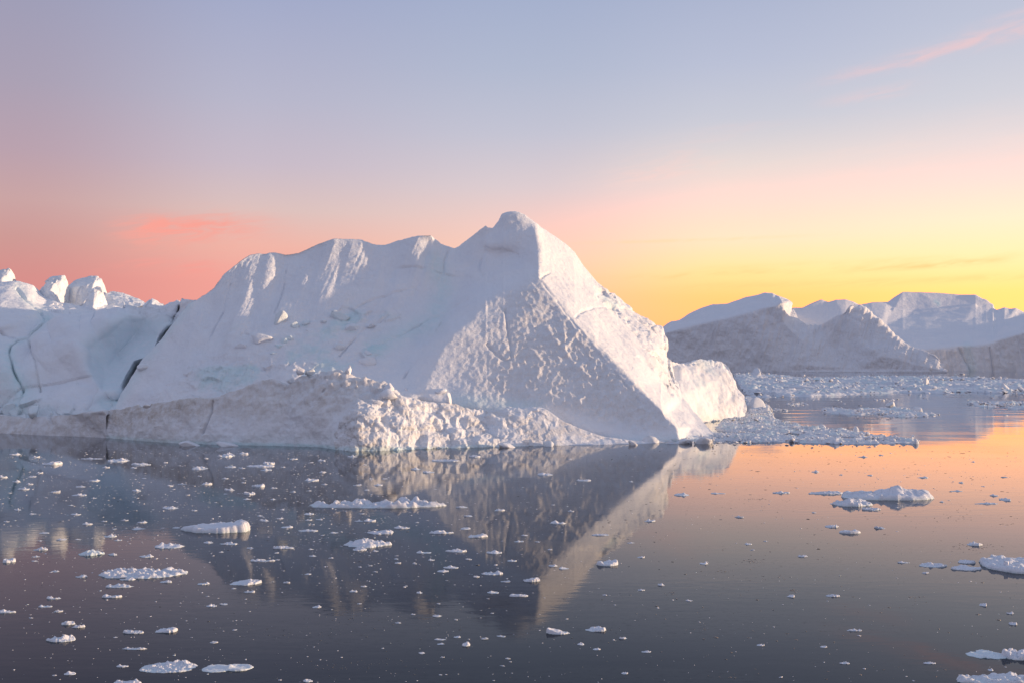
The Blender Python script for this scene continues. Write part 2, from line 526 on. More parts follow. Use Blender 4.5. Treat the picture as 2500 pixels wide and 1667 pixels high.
class Relief:
    def __init__(self, top, bot, ctrl=(), creases=(), dx=2.4, rows=120, back=40, zmin=-2.0, nb=24, sig=2.0, xback=0.0, p=1.4, skirt=True):
        top = np.array(top, float)
        bot = np.array(bot, float)
        seg = np.hypot(np.diff(top[:, 0]), np.diff(top[:, 1]) * 0.6)
        acc = np.concatenate([[0], np.cumsum(seg)])
        n = max(8, int(acc[-1] / dx))
        s = np.linspace(0, acc[-1], n)
        tx, ty, tY = (np.interp(s, acc, top[:, k]) for k in range(3))
        by = np.interp(tx, bot[:, 0], bot[:, 1])
        bY = np.interp(tx, bot[:, 0], bot[:, 2])
        t = np.linspace(0, 1, rows)[:, None]
        PX = np.repeat(tx[None], rows, 0)
        PY = by[None] * (1 - t) + ty[None] * t
        pts, w, edges = [], [], []
        def add(p3):
            pts.append((p3[0], -p3[1]))
            w.append(1.0 / p3[2])
            return len(pts) - 1
        for arr in (top, bot):
            prev = None
            for q in arr:
                i = add(q)
                if prev is not None:
                    edges.append((prev, i))
                prev = i
        for q in ctrl:
            add(q)
        for line in creases:
            prev = None
            for q in line:
                i = add(q)
                if prev is not None:
                    edges.append((prev, i))
                prev = i
        r = delaunay_2d_cdt([Vector(p_) for p_ in pts], edges, [], 0, 1e-4)
        P2 = np.array([tuple(v) for v in r[0]])
        pa, wa = np.array(pts), np.array(w)
        Wv = np.empty(len(P2))
        for i, o in enumerate(r[3]):
            if len(o):
                Wv[i] = wa[o[0]]
            else:
                d = ((pa - P2[i]) ** 2).sum(1)
                k = np.argsort(d)[:3]
                ww = 1 / (d[k] + 1e-3)
                Wv[i] = (wa[k] * ww).sum() / ww.sum()
        Q = np.stack([PX.ravel(), -PY.ravel()], 1)
        D = tri_eval(P2, r[2], Wv, Q).reshape(PX.shape)
        D = blur(blur(D, sig * rows / 120.0, 0), sig, 1)
        Y = 1.0 / D
        F = W(PX, PY, Y)
        bs = np.linspace(0, 1, nb + 1)[1:][:, None]
        cy = F[-1]
        bw = back if np.isscalar(back) else np.interp(tx, [b_[0] for b_ in back], [b_[1] for b_ in back])[None]
        BY = cy[None, :, 1] + bw * bs
        BX = cy[None, :, 0] + xback * bs
        BZ = cy[None, :, 2] - (cy[None, :, 2] - zmin) * bs ** p
        B = np.stack([BX, BY, BZ], -1)
        parts = [F, B]
        self.front0 = 0
        if skirt:
            S = F[0].copy()
            S[:, 2] = np.minimum(S[:, 2] - 0.2, zmin)
            parts = [S[None], F, B]
            self.front0 = 1
        self.P = np.concatenate(parts, 0)
        self.R, self.C = self.P.shape[:2]
        px = np.concatenate(([PX[:1]] if skirt else []) + [PX, np.repeat(PX[-1:], nb, 0)], 0)
        py = np.concatenate(([PY[:1]] if skirt else []) + [PY, np.repeat(PY[-1:], nb, 0)], 0)
        self.px, self.py = px.ravel(), py.ravel()
        self.I = np.stack([self.px, self.py], 1).astype(np.float32)
        self.isback = np.concatenate([np.zeros((self.R - nb, self.C)), np.repeat(bs, self.C, 1)], 0).ravel()
        self.rows = rows
        self.attrs = {'dirt_shade': np.zeros(len(self.px), np.float32), 'blue': np.zeros(len(self.px), np.float32)}

    def normals(self):
        du = np.gradient(self.P, axis=1)
        dv = np.gradient(self.P, axis=0)
        n = np.cross(du, dv)
        n /= np.linalg.norm(n, axis=-1, keepdims=True) + 1e-9
        return n

    def flat(self):
        return self.P.reshape(-1, 3).astype(np.float32)

    def displace(self, d, smooth=3.0):
        n = self.normals()
        if smooth:
            n = np.stack([blur(blur(n[..., k], smooth, 0), smooth, 1) for k in range(3)], -1)
            n /= np.linalg.norm(n, axis=-1, keepdims=True) + 1e-9
        self.P = self.P + n * np.asarray(d).reshape(self.R, self.C)[..., None]

    def faces(self):
        i = np.arange(self.R * self.C).reshape(self.R, self.C)
        return np.stack([i[:-1, :-1], i[:-1, 1:], i[1:, 1:], i[1:, :-1]], -1).reshape(-1, 4)

    def sample(self, px, py):
        """point of the surface seen at a photo pixel"""
        m = self.isback == 0
        k = np.argmin((self.px[m] - px) ** 2 + (self.py[m] - py) ** 2)
        return self.flat()[m][k]

    def build(self, name, mat, parent, split=None):
        """split: list of (part name, face mask function on photo position) - first match wins"""
        V, Fc, nrm = self.flat(), self.faces(), self.normals().reshape(-1, 3)
        # end caps keep the body closed
        if not split:
            return [link_mesh(name, V, Fc, mat, parent, self.attrs, None)]
        fc = self.I[Fc].mean(1)
        left = np.ones(len(Fc), bool)
        out = []
        for pn, fn in split:
            sel = left & (fn(fc) if fn else True)
            left &= ~sel
            f = Fc[sel]
            u, inv = np.unique(f, return_inverse=True)
            out.append(link_mesh(pn, V[u], inv.reshape(-1, 4), mat, parent, {k: a[u] for k, a in self.attrs.items()}, nrm[u]))
        return out

# ================================================================== WATER
def water_plane():
    xs = np.array([-9000, -300, 300, 9000], float)
    ys = np.array([-300, 0, 900, 14000], float)
    g = np.stack(np.meshgrid(xs, ys), -1).reshape(-1, 2)
    v = np.column_stack([g, np.zeros(len(g))])
    i = np.arange(16).reshape(4, 4)
    f = np.stack([i[:-1, :-1], i[:-1, 1:], i[1:, 1:], i[1:, :-1]], -1).reshape(-1, 4)
    return setp(link_mesh("water", v, f, MAT_WATER, smooth=False), kind='structure')
water_plane()

# ================================================================== MAIN ICEBERG
berg = empty("iceberg", (-5, 150, 0))
setp(berg, "largest white iceberg with a pyramid peak, its right face lit by the low sun", "iceberg")

TOP = [(270, 1010, 147), (282, 993, 149), (318, 926, 151), (350, 880, 152.5), (396, 829, 154.5), (425, 792, 156), (450, 757, 158), (464, 739, 159), (479, 733, 160),
       (500, 715, 161), (518, 699, 161.5), (527, 687, 162), (554, 662, 163), (586, 635, 164), (607, 621, 165), (629, 614, 165.5), (671, 613, 166), (695, 610, 166.5),
       (726, 608, 167), (749, 600, 167), (780, 589, 167), (815, 580, 167), (835, 583, 167.5), (881, 586, 168), (893, 591, 168), (920, 597, 168.5), (940, 597, 169),
       (967, 589, 169), (1002, 582, 168.5), (1021, 577, 168), (1053, 576, 168), (1060, 585, 169), (1076, 598, 170), (1095, 606, 171), (1111, 610, 171), (1123, 604, 171),
       (1140, 589, 171), (1160, 572, 171), (1186, 553, 171), (1190, 558, 171), (1203, 560, 171), (1219, 544, 171.5), (1229, 526, 172), (1241, 522, 172), (1261, 521, 172), (1281, 528, 172),
       (1311, 548, 172), (1329, 560, 174), (1357, 578, 175.5), (1381, 596, 176.5), (1402, 613, 177), (1422, 643, 177), (1442, 667, 177), (1462, 691, 177),
       (1482, 703, 177.5), (1506, 721, 178), (1522, 737, 178), (1554, 762, 178), (1566, 768, 178), (1582, 776, 178), (1602, 791, 178), (1615, 799, 178),
       (1621, 818, 177), (1627, 842, 176), (1632, 868, 175), (1635, 892, 174), (1643, 918, 172), (1665, 965, 166), (1700, 1008, 159), (1739, 1052, 149), (1752, 1066, 146)]
BOT = [(270, 1066, 144), (460, 1078, 138), (850, 1082, 136), (1050, 1066, 145), (1200, 1069, 143.5), (1400, 1075, 139.5), (1560, 1078, 137.5), (1661, 1079, 137), (1740, 1070, 143), (1752, 1068, 144.5)]
CREST = [(1311, 550, 170), (1317, 601, 166.6), (1320, 632, 164.2), (1317, 657, 162.4), (1321, 681, 160.6), (1353, 729, 157.0), (1386, 765, 154.4), (1414, 795, 152), (1442, 822, 150.2),
         (1466, 846, 148.6), (1494, 876, 146.7), (1522, 906, 145), (1558, 942, 142.8), (1586, 966, 141.3), (1615, 995, 139.8), (1627, 1015, 139.1), (1655, 1043, 138), (1660, 1070, 137)]
FOLD = [(1317, 679, 160.8), (1273, 695, 159.5), (1233, 715, 158.0), (1180, 740, 155.3), (1155, 777, 151.8), (1104, 815, 148.7), (1080, 840, 147.4), (1045, 920, 143.8), (1020, 965, 141.6)]
CTRL = [  # left slope
    (330, 960, 148), (400, 930, 148.5), (400, 980, 145), (450, 850, 153), (470, 780, 156.5), (520, 760, 158), (520, 850, 151.5), (520, 930, 145.5), (600, 700, 160.5), (600, 780, 155), (600, 850, 149),
    (610, 930, 144), (700, 690, 161.5), (700, 770, 155.5), (700, 850, 148.5), (700, 930, 143), (800, 660, 163), (800, 750, 157), (800, 840, 149.5), (800, 930, 143.5),
    (900, 670, 163), (900, 760, 157.5), (900, 850, 150), (900, 940, 144), (1000, 620, 166.2), (1000, 700, 161.6), (1000, 790, 155.5), (1000, 880, 150), (1030, 660, 164.3), (960, 655, 165),
    (1060, 640, 166.2), (1085, 690, 164.6), (1080, 760, 160), (1040, 820, 155.8),
    (1111, 660, 167), (1125, 700, 164.8), (1150, 650, 167.6), (1160, 700, 163), (1210, 670, 164.4), (1265, 650, 165.2), (1150, 615, 169.6), (1175, 590, 170.2),
    # peak ledge
    (1190, 601, 168.0), (1220, 604, 167.4), (1250, 602, 167.4), (1190, 616, 169.4), (1220, 620, 168.9), (1250, 617, 168.6), (1285, 600, 167.6), (1290, 640, 165.2), (1240, 560, 170), (1280, 560, 169.9),
    # scalloped face
    (1250, 800, 151.3), (1200, 850, 148.2), (1300, 850, 148.7), (1400, 900, 146.1), (1250, 930, 144.8), (1130, 920, 144.8), (1080, 985, 141.3), (1200, 1000, 140.9), (1350, 985, 141.9), (1450, 985, 141.6), (1550, 1020, 140.0),
    (1300, 1040, 139.9), (1420, 1050, 138.9), (1530, 1060, 138.3),
    # sunlit face
    (1400, 690, 168), (1450, 760, 164.5), (1500, 820, 160.6), (1560, 870, 158.8), (1600, 930, 156), (1640, 1000, 149.5), (1690, 1040, 146), (1480, 745, 171), (1540, 800, 170), (1600, 860, 168), (1620, 930, 162)]
body = Relief(TOP, BOT, CTRL, [CREST, FOLD], dx=2.3, rows=230, back=[(270, 8), (480, 18), (700, 24), (1260, 26), (1500, 26), (1640, 16), (1752, 5)], nb=40, sig=2.2)
I = body.I
P = body.flat()
SCALL = [(1313, 690), (1400, 790), (1480, 868), (1560, 950), (1622, 1015), (1640, 1040), (1560, 1050), (1450, 1020), (1330, 1000), (1150, 965), (1090, 920), (1110, 840), (1160, 780), (1190, 742), (1260, 708)]
LIT = [(1313, 550), (1319, 680), (1386, 768), (1466, 849), (1558, 945), (1628, 1018), (1660, 1072), (1770, 1075), (1750, 1000), (1650, 780), (1420, 560)]
ROUGH = [(1455, 690), (1500, 700), (1640, 790), (1660, 960), (1620, 930), (1560, 830), (1500, 770), (1462, 735)]
DEBRIS = [(420, 930), (600, 800), (700, 770), (850, 745), (980, 770), (930, 860), (860, 900), (760, 930), (620, 950), (440, 975)]
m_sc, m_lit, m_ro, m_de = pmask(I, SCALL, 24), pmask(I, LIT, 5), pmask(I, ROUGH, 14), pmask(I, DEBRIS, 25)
# slow undulation, ribs running down the left slope, then texture
d = 0.85 * fbm(P * 0.055, 4, seed=3) + 0.22 * fbm(P * 0.22, 4, seed=11)
q = np.stack([(I[:, 0] + (I[:, 1] - 600) * 0.30) * 0.030, (I[:, 1]) * 0.0035, 0 * I[:, 0]], 1)
rib = pmask(I, [(480, 700), (620, 600), (1100, 590), (1090, 700), (900, 780), (700, 800), (430, 900)], 30)
d += rib * (0.60 * fbm(q, 2, seed=21) + 0.03 * fbm(q * np.array([3.1, 2.0, 1]), 3, seed=25))
d += 0.05 * fbm(P * 1.3, 4, seed=31) * (1 - m_sc)
body.displace(d * (1 - 0.7 * m_lit))
P = body.flat()
# scallops: hollows with raised cusps, taller than wide
wp = P * np.array([1.45, 0.95, 0.95])
wp = wp + 0.35 * np.stack([fbm(P * 0.5, 2, seed=41), fbm(P * 0.5, 2, seed=42), fbm(P * 0.5, 2, seed=43)], 1)
w1, w2, _ = worley(wp, 5)
sc = (np.clip(w1, 0, 1) ** 2) * 0.18 - 0.04
right = sstep(I[:, 0] + 0.3 * (I[:, 1] - 700), 1180, 1330)
d2 = m_sc * sc * (0.35 + 0.75 * right) * (1 + 0.35 * sstep(I[:, 1], 780, 900) + 0.7 * sstep(I[:, 0], 1350, 1450))
d2 += 0.20 * groove(I, [(1337, 808), (1350, 830), (1377, 858), (1400, 885), (1442, 922)], 5) * m_sc
d2 += 0.18 * groove(I, [(1385, 777), (1374, 795), (1378, 820), (1377, 850)], 5) + 0.2 * groove(I, [(1415, 805), (1395, 835), (1380, 852)], 4)
d2 -= 0.30 * groove(I, [(1233, 761), (1241, 822), (1249, 862), (1247, 880), (1233, 883), (1210, 867), (1188, 842)], 2.6)
crk0 = 0.2 + 0.8 * sstep(fbm(P * 0.5, 3, seed=96), -0.2, 0.3)
# sunlit face: long shallow strakes, and the broken right rim
st = np.stack([(I[:, 0] - 0.8 * I[:, 1]) * 0.05, (I[:, 1] + 0.8 * I[:, 0]) * 0.006, 0 * I[:, 0]], 1)
d2 += m_lit * (0.16 * fbm(st, 4, seed=51) + 0.13 * fbm(P * 0.5, 5, seed=53))
d2 -= 0.55 * groove(I, [(1462, 722), (1480, 735), (1500, 750), (1530, 775), (1560, 800)], 5) * crk0 + 0.4 * groove(I, [(1560, 870), (1590, 890), (1640, 960)], 4) * crk0 + 0.25 * groove(I, [(1320, 690), (1400, 790), (1480, 880), (1570, 985)], 3) * crk0
r1, r2, rc = worley(P * np.array([0.20, 0.24, 0.20]) + 0.5 * np.stack([fbm(P * 0.35, 3, seed=k) for k in (3, 4, 5)], 1), 9)
d2 += m_ro * ((rc - 0.5) * 0.55 + 0.28 * ridged(P * 0.4, 5, seed=57) - 0.12 * np.exp(-((r2 - r1) / 0.06) ** 2))
k1, k2, kc = worley(P * 0.62, 14)
d2 += m_de * ((kc - 0.45) * 0.65 * sstep(fbm(P * 0.16, 3, seed=61), -0.12, 0.2) + 0.18 * fbm(P * 1.1, 4, seed=63))
# cracks across the saddle and the peak
crk = 0.25 + 0.75 * sstep(fbm(P * 0.45, 3, seed=95), -0.25, 0.35)
d2 -= 0.30 * crk * groove(I, [(967, 654), (1000, 652), (1040, 655), (1075, 668), (1105, 676), (1150, 679)], 2.2)
d2 -= 0.34 * crk * groove(I, [(1095, 612), (1085, 640), (1083, 665)], 2.4)
d2 -= 0.45 * crk * groove(I, [(1184, 604), (1203, 611), (1226, 609), (1262, 620)], 2.2)
d2 -= 0.38 * crk * groove(I, [(1188, 610), (1172, 640), (1170, 660), (1178, 674)], 3.0)
for ln in ([(1138, 733), (1060, 772), (985, 815), (925, 842)], [(945, 770), (890, 800), (850, 838), (828, 866)], [(1010, 700), (930, 722), (870, 748)], [(700, 640), (690, 700), (668, 760)], [(560, 690), (540, 760), (505, 830)], [(1075, 780), (1035, 850), (985, 925)]):
    d2 -= 0.38 * groove(I + 3.0 * np.stack([fbm(P * 0.35, 3, seed=301), fbm(P * 0.35, 3, seed=302)], 1), ln, 2.0) * crk
d2 -= 0.35 * groove(I, [(1340, 668), (1330, 672), (1319, 684)], 2.0)
d2 -= 0.38 * crk * groove(I, [(1406, 775), (1420, 762), (1450, 752), (1500, 748)], 2.4)
m_d2 = pmask(I, [(490, 870), (600, 850), (690, 880), (640, 940), (520, 965), (400, 985), (330, 985), (420, 930)], 22)
d2 += m_d2 * (0.30 * ridged(P * 0.55, 5, seed=97) + 0.16 * fbm(P * 1.3, 4, seed=98))
fs = np.stack([(I[:, 0] + (I[:, 1] - 600) * 0.42) * 0.16, I[:, 1] * 0.012, 0 * I[:, 0]], 1)
d2 += rib * 0.075 * fbm(fs, 4, seed=73)
d2 += 0.06 * fbm(P * 2.2, 4, seed=71)
body.displace(d2, 2.0)
P = body.flat()
body.attrs['dirt_shade'][:] = np.clip(0.30 * m_sc * (0.5 + right) + 0.35 * m_ro * sstep(fbm(P * 0.25, 4, seed=81), 0.0, 0.35)
                                + 0.10 * m_de + 0.3 * groove(I, [(1190, 611), (1250, 612)], 5), 0, 1)  # last term paints the shadow beneath the peak's overhanging ledge
body.attrs['blue'][:] = np.clip(0.75 * m_de * sstep(fbm(P * 0.2, 4, seed=85), 0.02, 0.35) + 0.5 * groove(I, [(1060, 640), (1085, 700), (1060, 780), (920, 840)], 26)
                                + 0.45 * pmask(I, [(1090, 960), (1330, 985), (1320, 1010), (1110, 1000)], 14)
                                + 0.6 * groove(I, [(1475, 725), (1500, 745)], 8) + 0.35 * groove(I, [(282, 993), (396, 829), (464, 739)], 12)
                                + 0.35 * sstep(I[:, 1], 1050, 1080) * sstep(I[:, 0], 1250, 1400), 0, 1)
GULLY = [(1111, 400), (1111, 610), (1090, 690), (1050, 790), (1000, 880), (960, 950), (900, 1100), (2000, 1200), (2000, 400)]
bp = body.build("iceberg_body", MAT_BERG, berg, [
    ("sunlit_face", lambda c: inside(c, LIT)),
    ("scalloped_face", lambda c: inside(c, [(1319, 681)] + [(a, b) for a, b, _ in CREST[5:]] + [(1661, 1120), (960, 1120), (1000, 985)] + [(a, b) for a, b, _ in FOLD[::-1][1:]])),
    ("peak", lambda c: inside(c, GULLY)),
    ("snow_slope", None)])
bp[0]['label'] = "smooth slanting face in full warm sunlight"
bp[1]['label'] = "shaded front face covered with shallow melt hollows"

# dirty shelf along the waterline
SH_T = [(257, 1003, 145), (300, 997, 143), (343, 989, 141), (404, 984, 138.6), (446, 977, 137), (518, 973, 135.4), (578, 951, 134.8), (624, 932, 134.8), (656, 925, 134.6), (675, 930, 134.4),
        (702, 940, 134), (733, 928, 134), (760, 917, 134), (788, 911, 133.8), (831, 911, 133.4), (873, 918, 132.8), (908, 926, 132.2), (935, 936, 131.6), (960, 952, 131), (985, 985, 129.5), (1000, 1030, 128), (1010, 1080, 127.5)]
SH_B = [(257, 1068, 143.6), (330, 1074, 139.5), (400, 1079, 136.3), (460, 1083, 133.8), (560, 1085, 132.5), (690, 1088, 130.8), (780, 1091, 129), (835, 1098, 125.2), (900, 1100, 124.1), (1010, 1095, 126.8)]
SH_C = [(400, 1030, 137.4), (500, 1030, 134), (600, 1020, 132.9), (600, 980, 133.6), (700, 1020, 131.7), (700, 980, 132.5), (800, 1020, 129), (800, 960, 130.8), (860, 1040, 125.8), (880, 980, 128.2), (930, 1040, 126.3)]
shelf = Relief(SH_T, SH_B, SH_C, dx=2.4, rows=70, back=[(258, 4), (500, 9), (1010, 12)], nb=16, sig=2.0, p=2.4)
I, P = shelf.I, shelf.flat()
topd = 1 - np.clip((np.interp(I[:, 0], [a[0] for a in SH_B], [a[1] for a in SH_B]) - I[:, 1]) / np.maximum(1, np.interp(I[:, 0], [a[0] for a in SH_B], [a[1] for a in SH_B]) - np.interp(I[:, 0], [a[0] for a in SH_T], [a[1] for a in SH_T])), 0, 1)
up = 1 - topd
w1, w2, wc = worley(P * 0.8 + 0.3 * fbm(P, 2, seed=4)[:, None], 21)
rub = sstep(I[:, 0], 600, 760) * sstep(up, 0.35, 0.8)
d = 0.45 * fbm(P * 0.16, 4, seed=101) + 0.16 * fbm(P * 0.7, 4, seed=103) + 0.09 * ridged(P * 1.2, 4, seed=105)
d += rub * ((0.5 - w1) * 0.55 + (wc - 0.5) * 0.45)
d -= 0.7 * groove(I, [(519, 978), (516, 1005), (505, 1035), (494, 1058)], 2.2)
d -= 0.5 * groove(I, [(340, 986), (352, 994), (365, 990)], 3)
d[shelf.isback == 0] *= 1.0
d += 0.20 * ridged(P * np.array([0.9, 0.9, 0.28]), 4, seed=107) * sstep(up, 0.02, 0.2)
shelf.displace(d, 2.0)
P = shelf.flat()
shelf.attrs['dirt_shade'][:] = np.clip((0.66 * sstep(up + 0.35 * fbm(P * 0.25, 5, seed=111), 0.30, 0.72) + 0.55 * sstep(I[:, 0], 560, 380)) * (0.7 + 0.3 * sstep(I[:, 0], 980, 800)), 0, 0.95)
shelf.attrs['blue'][:] = 0.25 * sstep(up, 0.3, 0.0) + 0.6 * sstep(shelf.flat()[:, 2], 0.55, 0.2)
sp = shelf.build("dirty_base", MAT_BERG, berg)
sp[0]['label'] = "low grey-brown ice wall of the iceberg at the waterline"

# sunlit rubble toe
TO_T = [(818, 1062, 126.8), (832, 1030, 126.6), (850, 1004, 127), (873, 982, 127.8), (900, 974, 128.6), (925, 968, 129.4), (947, 956, 130.4), (975, 966, 131), (1006, 980, 131.6), (1035, 980, 132.4), (1064, 981, 133.2),
        (1095, 980, 134), (1107, 985, 134.2), (1132, 1003, 134.2), (1155, 1004, 134.6), (1176, 998, 135), (1210, 1002, 135.2), (1241, 1000, 135.5), (1275, 1002, 135.6), (1305, 996, 135.8), (1329, 999, 135.8),
        (1353, 1014, 135.8), (1385, 1034, 135.4), (1420, 1048, 135.2), (1442, 1057, 135), (1482, 1068, 135), (1540, 1074, 135.3), (1600, 1076, 136), (1640, 1077, 137)]
TO_B = [(818, 1098, 125.2), (860, 1101, 123.6), (900, 1100, 124.1), (960, 1099, 124.6), (1080, 1094, 127.3), (1250, 1089, 130.2), (1400, 1086, 132), (1540, 1083, 133.8), (1640, 1080, 135.6)]
TO_C = [(870, 1040, 124.6), (900, 1040, 125), (960, 1040, 126.8), (1000, 1020, 128.8), (1040, 1060, 128), (1080, 1040, 130.8), (1200, 1050, 132.6), (1300, 1045, 133.4)]
toe = Relief(TO_T, TO_B, TO_C, dx=1.7, rows=90, back=[(818, 7), (1100, 9), (1640, 5)], nb=20, sig=2.0, p=2.6)
I, P = toe.I, toe.flat()
wq = P * np.array([0.40, 0.45, 0.40]) + 0.45 * np.stack([fbm(P * 0.55, 4, seed=s_) for s_ in (121, 122, 123)], 1)
w1, w2, wc = worley(wq, 31)
v1, v2, vc = worley(P * 1.3 + 0.3 * fbm(P * 1.2, 3, seed=124)[:, None], 33)
amp = 0.25 + 0.75 * sstep(I[:, 0], 1420, 1130)
d = 0.6 * fbm(P * 0.22, 3, seed=131) + (0.5 - w1) * 0.55 + (wc - 0.5) * 0.35 + (0.5 - v1) * 0.10 + (vc - 0.5) * 0.10 + 0.34 * ridged(P * np.array([0.6, 0.6, 0.35]), 5, seed=133) + 0.15 * fbm(P * 1.4, 4, seed=134)
toe.displace(d * amp, 3.0)
P = toe.flat()
toe.attrs['dirt_shade'][:] = np.clip(0.55 * sstep(fbm(P * 0.4, 4, seed=141), -0.2, 0.4) + 0.3 * sstep(I[:, 0], 960, 850), 0, 0.8)
toe.attrs['blue'][:] = 0.8 * sstep(I[:, 1], 1083, 1093) * sstep(P[:, 2], 0.9, 0.3)
tp = toe.build("rubble_toe", MAT_BERG, berg)
tp[0]['label'] = "crumbled foot of the iceberg glowing cream in the sun"

# right shoulder behind the sunlit face
LU_T = [(1610, 930, 179), (1631, 884, 180.5), (1658, 886, 183), (1690, 882, 186), (1712, 879, 189), (1736, 878, 190), (1760, 881, 191), (1776, 886, 191), (1784, 896, 190.5), (1788, 909, 190), (1799, 939, 188.5),
        (1808, 955, 187.5), (1815, 971, 186.5), (1821, 987, 186), (1824, 1018, 186)]
LU_B = [(1610, 1030, 164), (1700, 1030, 171), (1752, 1026, 180.5), (1790, 1024, 183), (1824, 1022, 185)]
LU_C = [(1700, 950, 177), (1752, 1000, 180.5), (1745, 930, 184.4), (1780, 940, 186), (1660, 960, 170.5)]
lump = Relief(LU_T, LU_B, LU_C, dx=1.8, rows=80, back=[(1610, 25), (1760, 20), (1824, 2)], nb=18, sig=2.5, p=1.8)
I, P = lump.I, lump.flat()
w1, w2, wc = worley(P * 0.30 + 0.25 * fbm(P * 0.5, 2, seed=6)[:, None], 41)
d = 0.55 * fbm(P * 0.2, 5, seed=151) + 0.5 * (0.5 - w1) + 0.12 * fbm(P * 1.1, 4, seed=153) + 0.5 * groove(I, [(1600, 890), (1690, 882), (1788, 890)], 10) * fbm(P * 0.9, 3, seed=155)
lump.displace(d, 3.0)
lump.attrs['dirt_shade'][:] = 0.25 * sstep(fbm(P * 0.3, 4, seed=161), 0.0, 0.4)
lump.attrs['blue'][:] = 0.3 * sstep(fbm(P * 0.25, 4, seed=163), 0.1, 0.4)
lp = lump.build("rounded_shoulder", MAT_BERG, berg)
lp[0]['label'] = "low rounded shoulder lit cream at the right end"

# ================================================================== LEFT ICEBERG
berg2 = empty("iceberg", (-90, 170, 0))
setp(berg2, "cracked blocky iceberg with horn-like spires at the left edge, beyond a dark crevice", "iceberg")
L_T = [(-300, 1046, 172), (-220, 800, 188), (-140, 690, 195), (-60, 700, 195), (0, 692, 195), (40, 688, 196), (80, 698, 197), (100, 718, 197), (118, 731, 197), (155, 738, 197), (200, 744, 197), (236, 750, 197), (264, 750, 197), (304, 752, 197), (332, 752, 196), (352, 750, 195),
       (362, 747, 194), (371, 744, 193), (384, 744, 193), (396, 744, 192), (410, 741, 190), (421, 737, 189), (440, 738, 184), (462, 735, 176), (478, 734, 172)]
L_B = [(-300, 1052, 164), (-140, 1052, 156), (0, 1052, 156), (265, 1060, 149), (330, 1060, 149), (400, 1050, 156), (478, 1040, 164)]
L_C = [(0, 720, 186), (60, 745, 184), (90, 772, 182), (0, 800, 172), (60, 800, 175),
       (-60, 800, 173), (0, 900, 162), (-80, 930, 160), (40, 960, 158), (0, 1000, 156.8), (120, 990, 155), (200, 1000, 152.5),
       (60, 840, 170.5), (118, 790, 178), (150, 765, 184), (200, 768, 185), (250, 770, 185), (300, 766, 184), (350, 764, 182), (400, 765, 178),
       (160, 800, 171), (140, 860, 165), (120, 920, 161), (200, 840, 165), (180, 920, 159.5), (260, 790, 169.5), (285, 870, 169.5), (330, 820, 174.5), (262, 900, 164.5)]
L_CR = [[(1, 812, 172.5), (43, 835, 171), (74, 822, 172), (95, 805, 174.5), (118, 788, 177.5)],
        [(300, 776, 171), (270, 795, 168), (230, 828, 165), (204, 854, 162.5), (202, 880, 160.5), (214, 905, 158.6), (250, 955, 155.6), (286, 965, 153.4)],
        [(310, 772, 173), (360, 770, 175), (411, 779, 174), (425, 792, 171)],
        [(416, 784, 173), (406, 800, 172), (391, 822, 171), (368, 846, 169), (347, 867, 167), (328, 884, 165), (321, 900, 163.5), (309, 920, 161.5)],
        [(426, 789, 190), (399, 827, 188), (378, 852, 166), (358, 876, 166), (335, 896, 182), (321, 926, 180), (290, 972, 157)]]
lb = Relief(L_T, L_B, L_C, L_CR, dx=2.0, rows=200, back=[(-140, 40), (478, 30)], nb=24, sig=1.4)
I, P = lb.I, lb.flat()
C1 = [(0, 812), (26, 826), (46, 838)]
C2 = [(118, 787), (95, 806), (75, 821), (50, 840), (27, 858), (24, 880), (33, 905), (46, 930), (56, 950), (54, 966)]
C3 = [(71, 832), (76, 850), (84, 880), (90, 905), (96, 939), (100, 960)]
C4 = [(43, 704), (60, 728), (86, 761), (105, 777), (120, 788)]
m_cy = pmask(I, [(204, 854), (230, 828), (300, 774), (411, 779), (428, 795), (318, 928), (286, 965), (250, 955), (214, 905)], 12)
d = 0.75 * fbm(P * 0.10, 4, seed=201) + 0.22 * fbm(P * 0.45, 4, seed=203) * (1 - 0.8 * m_cy) + 0.06 * fbm(P * 1.5, 3, seed=205)
for c, a, w_ in ((C1, 0.6, 1.8), (C2, 1.1, 2.0), (C3, 0.55, 1.9), (C4, 0.9, 3.0)):
    d -= a * groove(I + 2.5 * np.stack([fbm(P * 0.5, 3, seed=231), fbm(P * 0.5, 3, seed=232)], 1), c, w_) * (0.35 + 0.65 * sstep(fbm(P * 0.35, 3, seed=233), -0.3, 0.3))
d -= 2.6 * np.exp(-(((I[:, 0] - 121) / 9) ** 2 + ((I[:, 1] - 786) / 4) ** 2))
top_r = pmask(I, [(120, 700), (480, 730), (430, 790), (300, 780), (200, 770), (120, 770)], 16)
w1, w2, wc = worley(P * 0.33, 51)
d += top_r * ((wc - 0.5) * 0.7 + 0.3 * (0.5 - w1) + 0.18 * fbm(P * 0.8, 3, seed=207))
low = pmask(I, [(-140, 965), (60, 975), (110, 990), (200, 1005), (290, 985), (290, 1070), (-140, 1070)], 16)
w1, w2, wc = worley(P * 0.45, 53)
d += low * ((wc - 0.5) * 1.2 + 0.2 * fbm(P * 0.9, 3, seed=209))
bx = P * np.array([0.060, 0.030, 0.075]) + 0.22 * np.stack([fbm(P * 0.06, 3, seed=k) for k in (241, 242, 243)], 1)
w1, w2, wc = worley(bx, 57)
d += (1 - 0.85 * m_cy) * ((wc - 0.5) * 0.7 + 1.1 * np.clip((w2 - w1) / 0.35, 0, 1) + 0.8 * (w2 - w1)) * sstep(I[:, 1], 735, 800)
lb.displace(d, 3.0)
P = lb.flat()
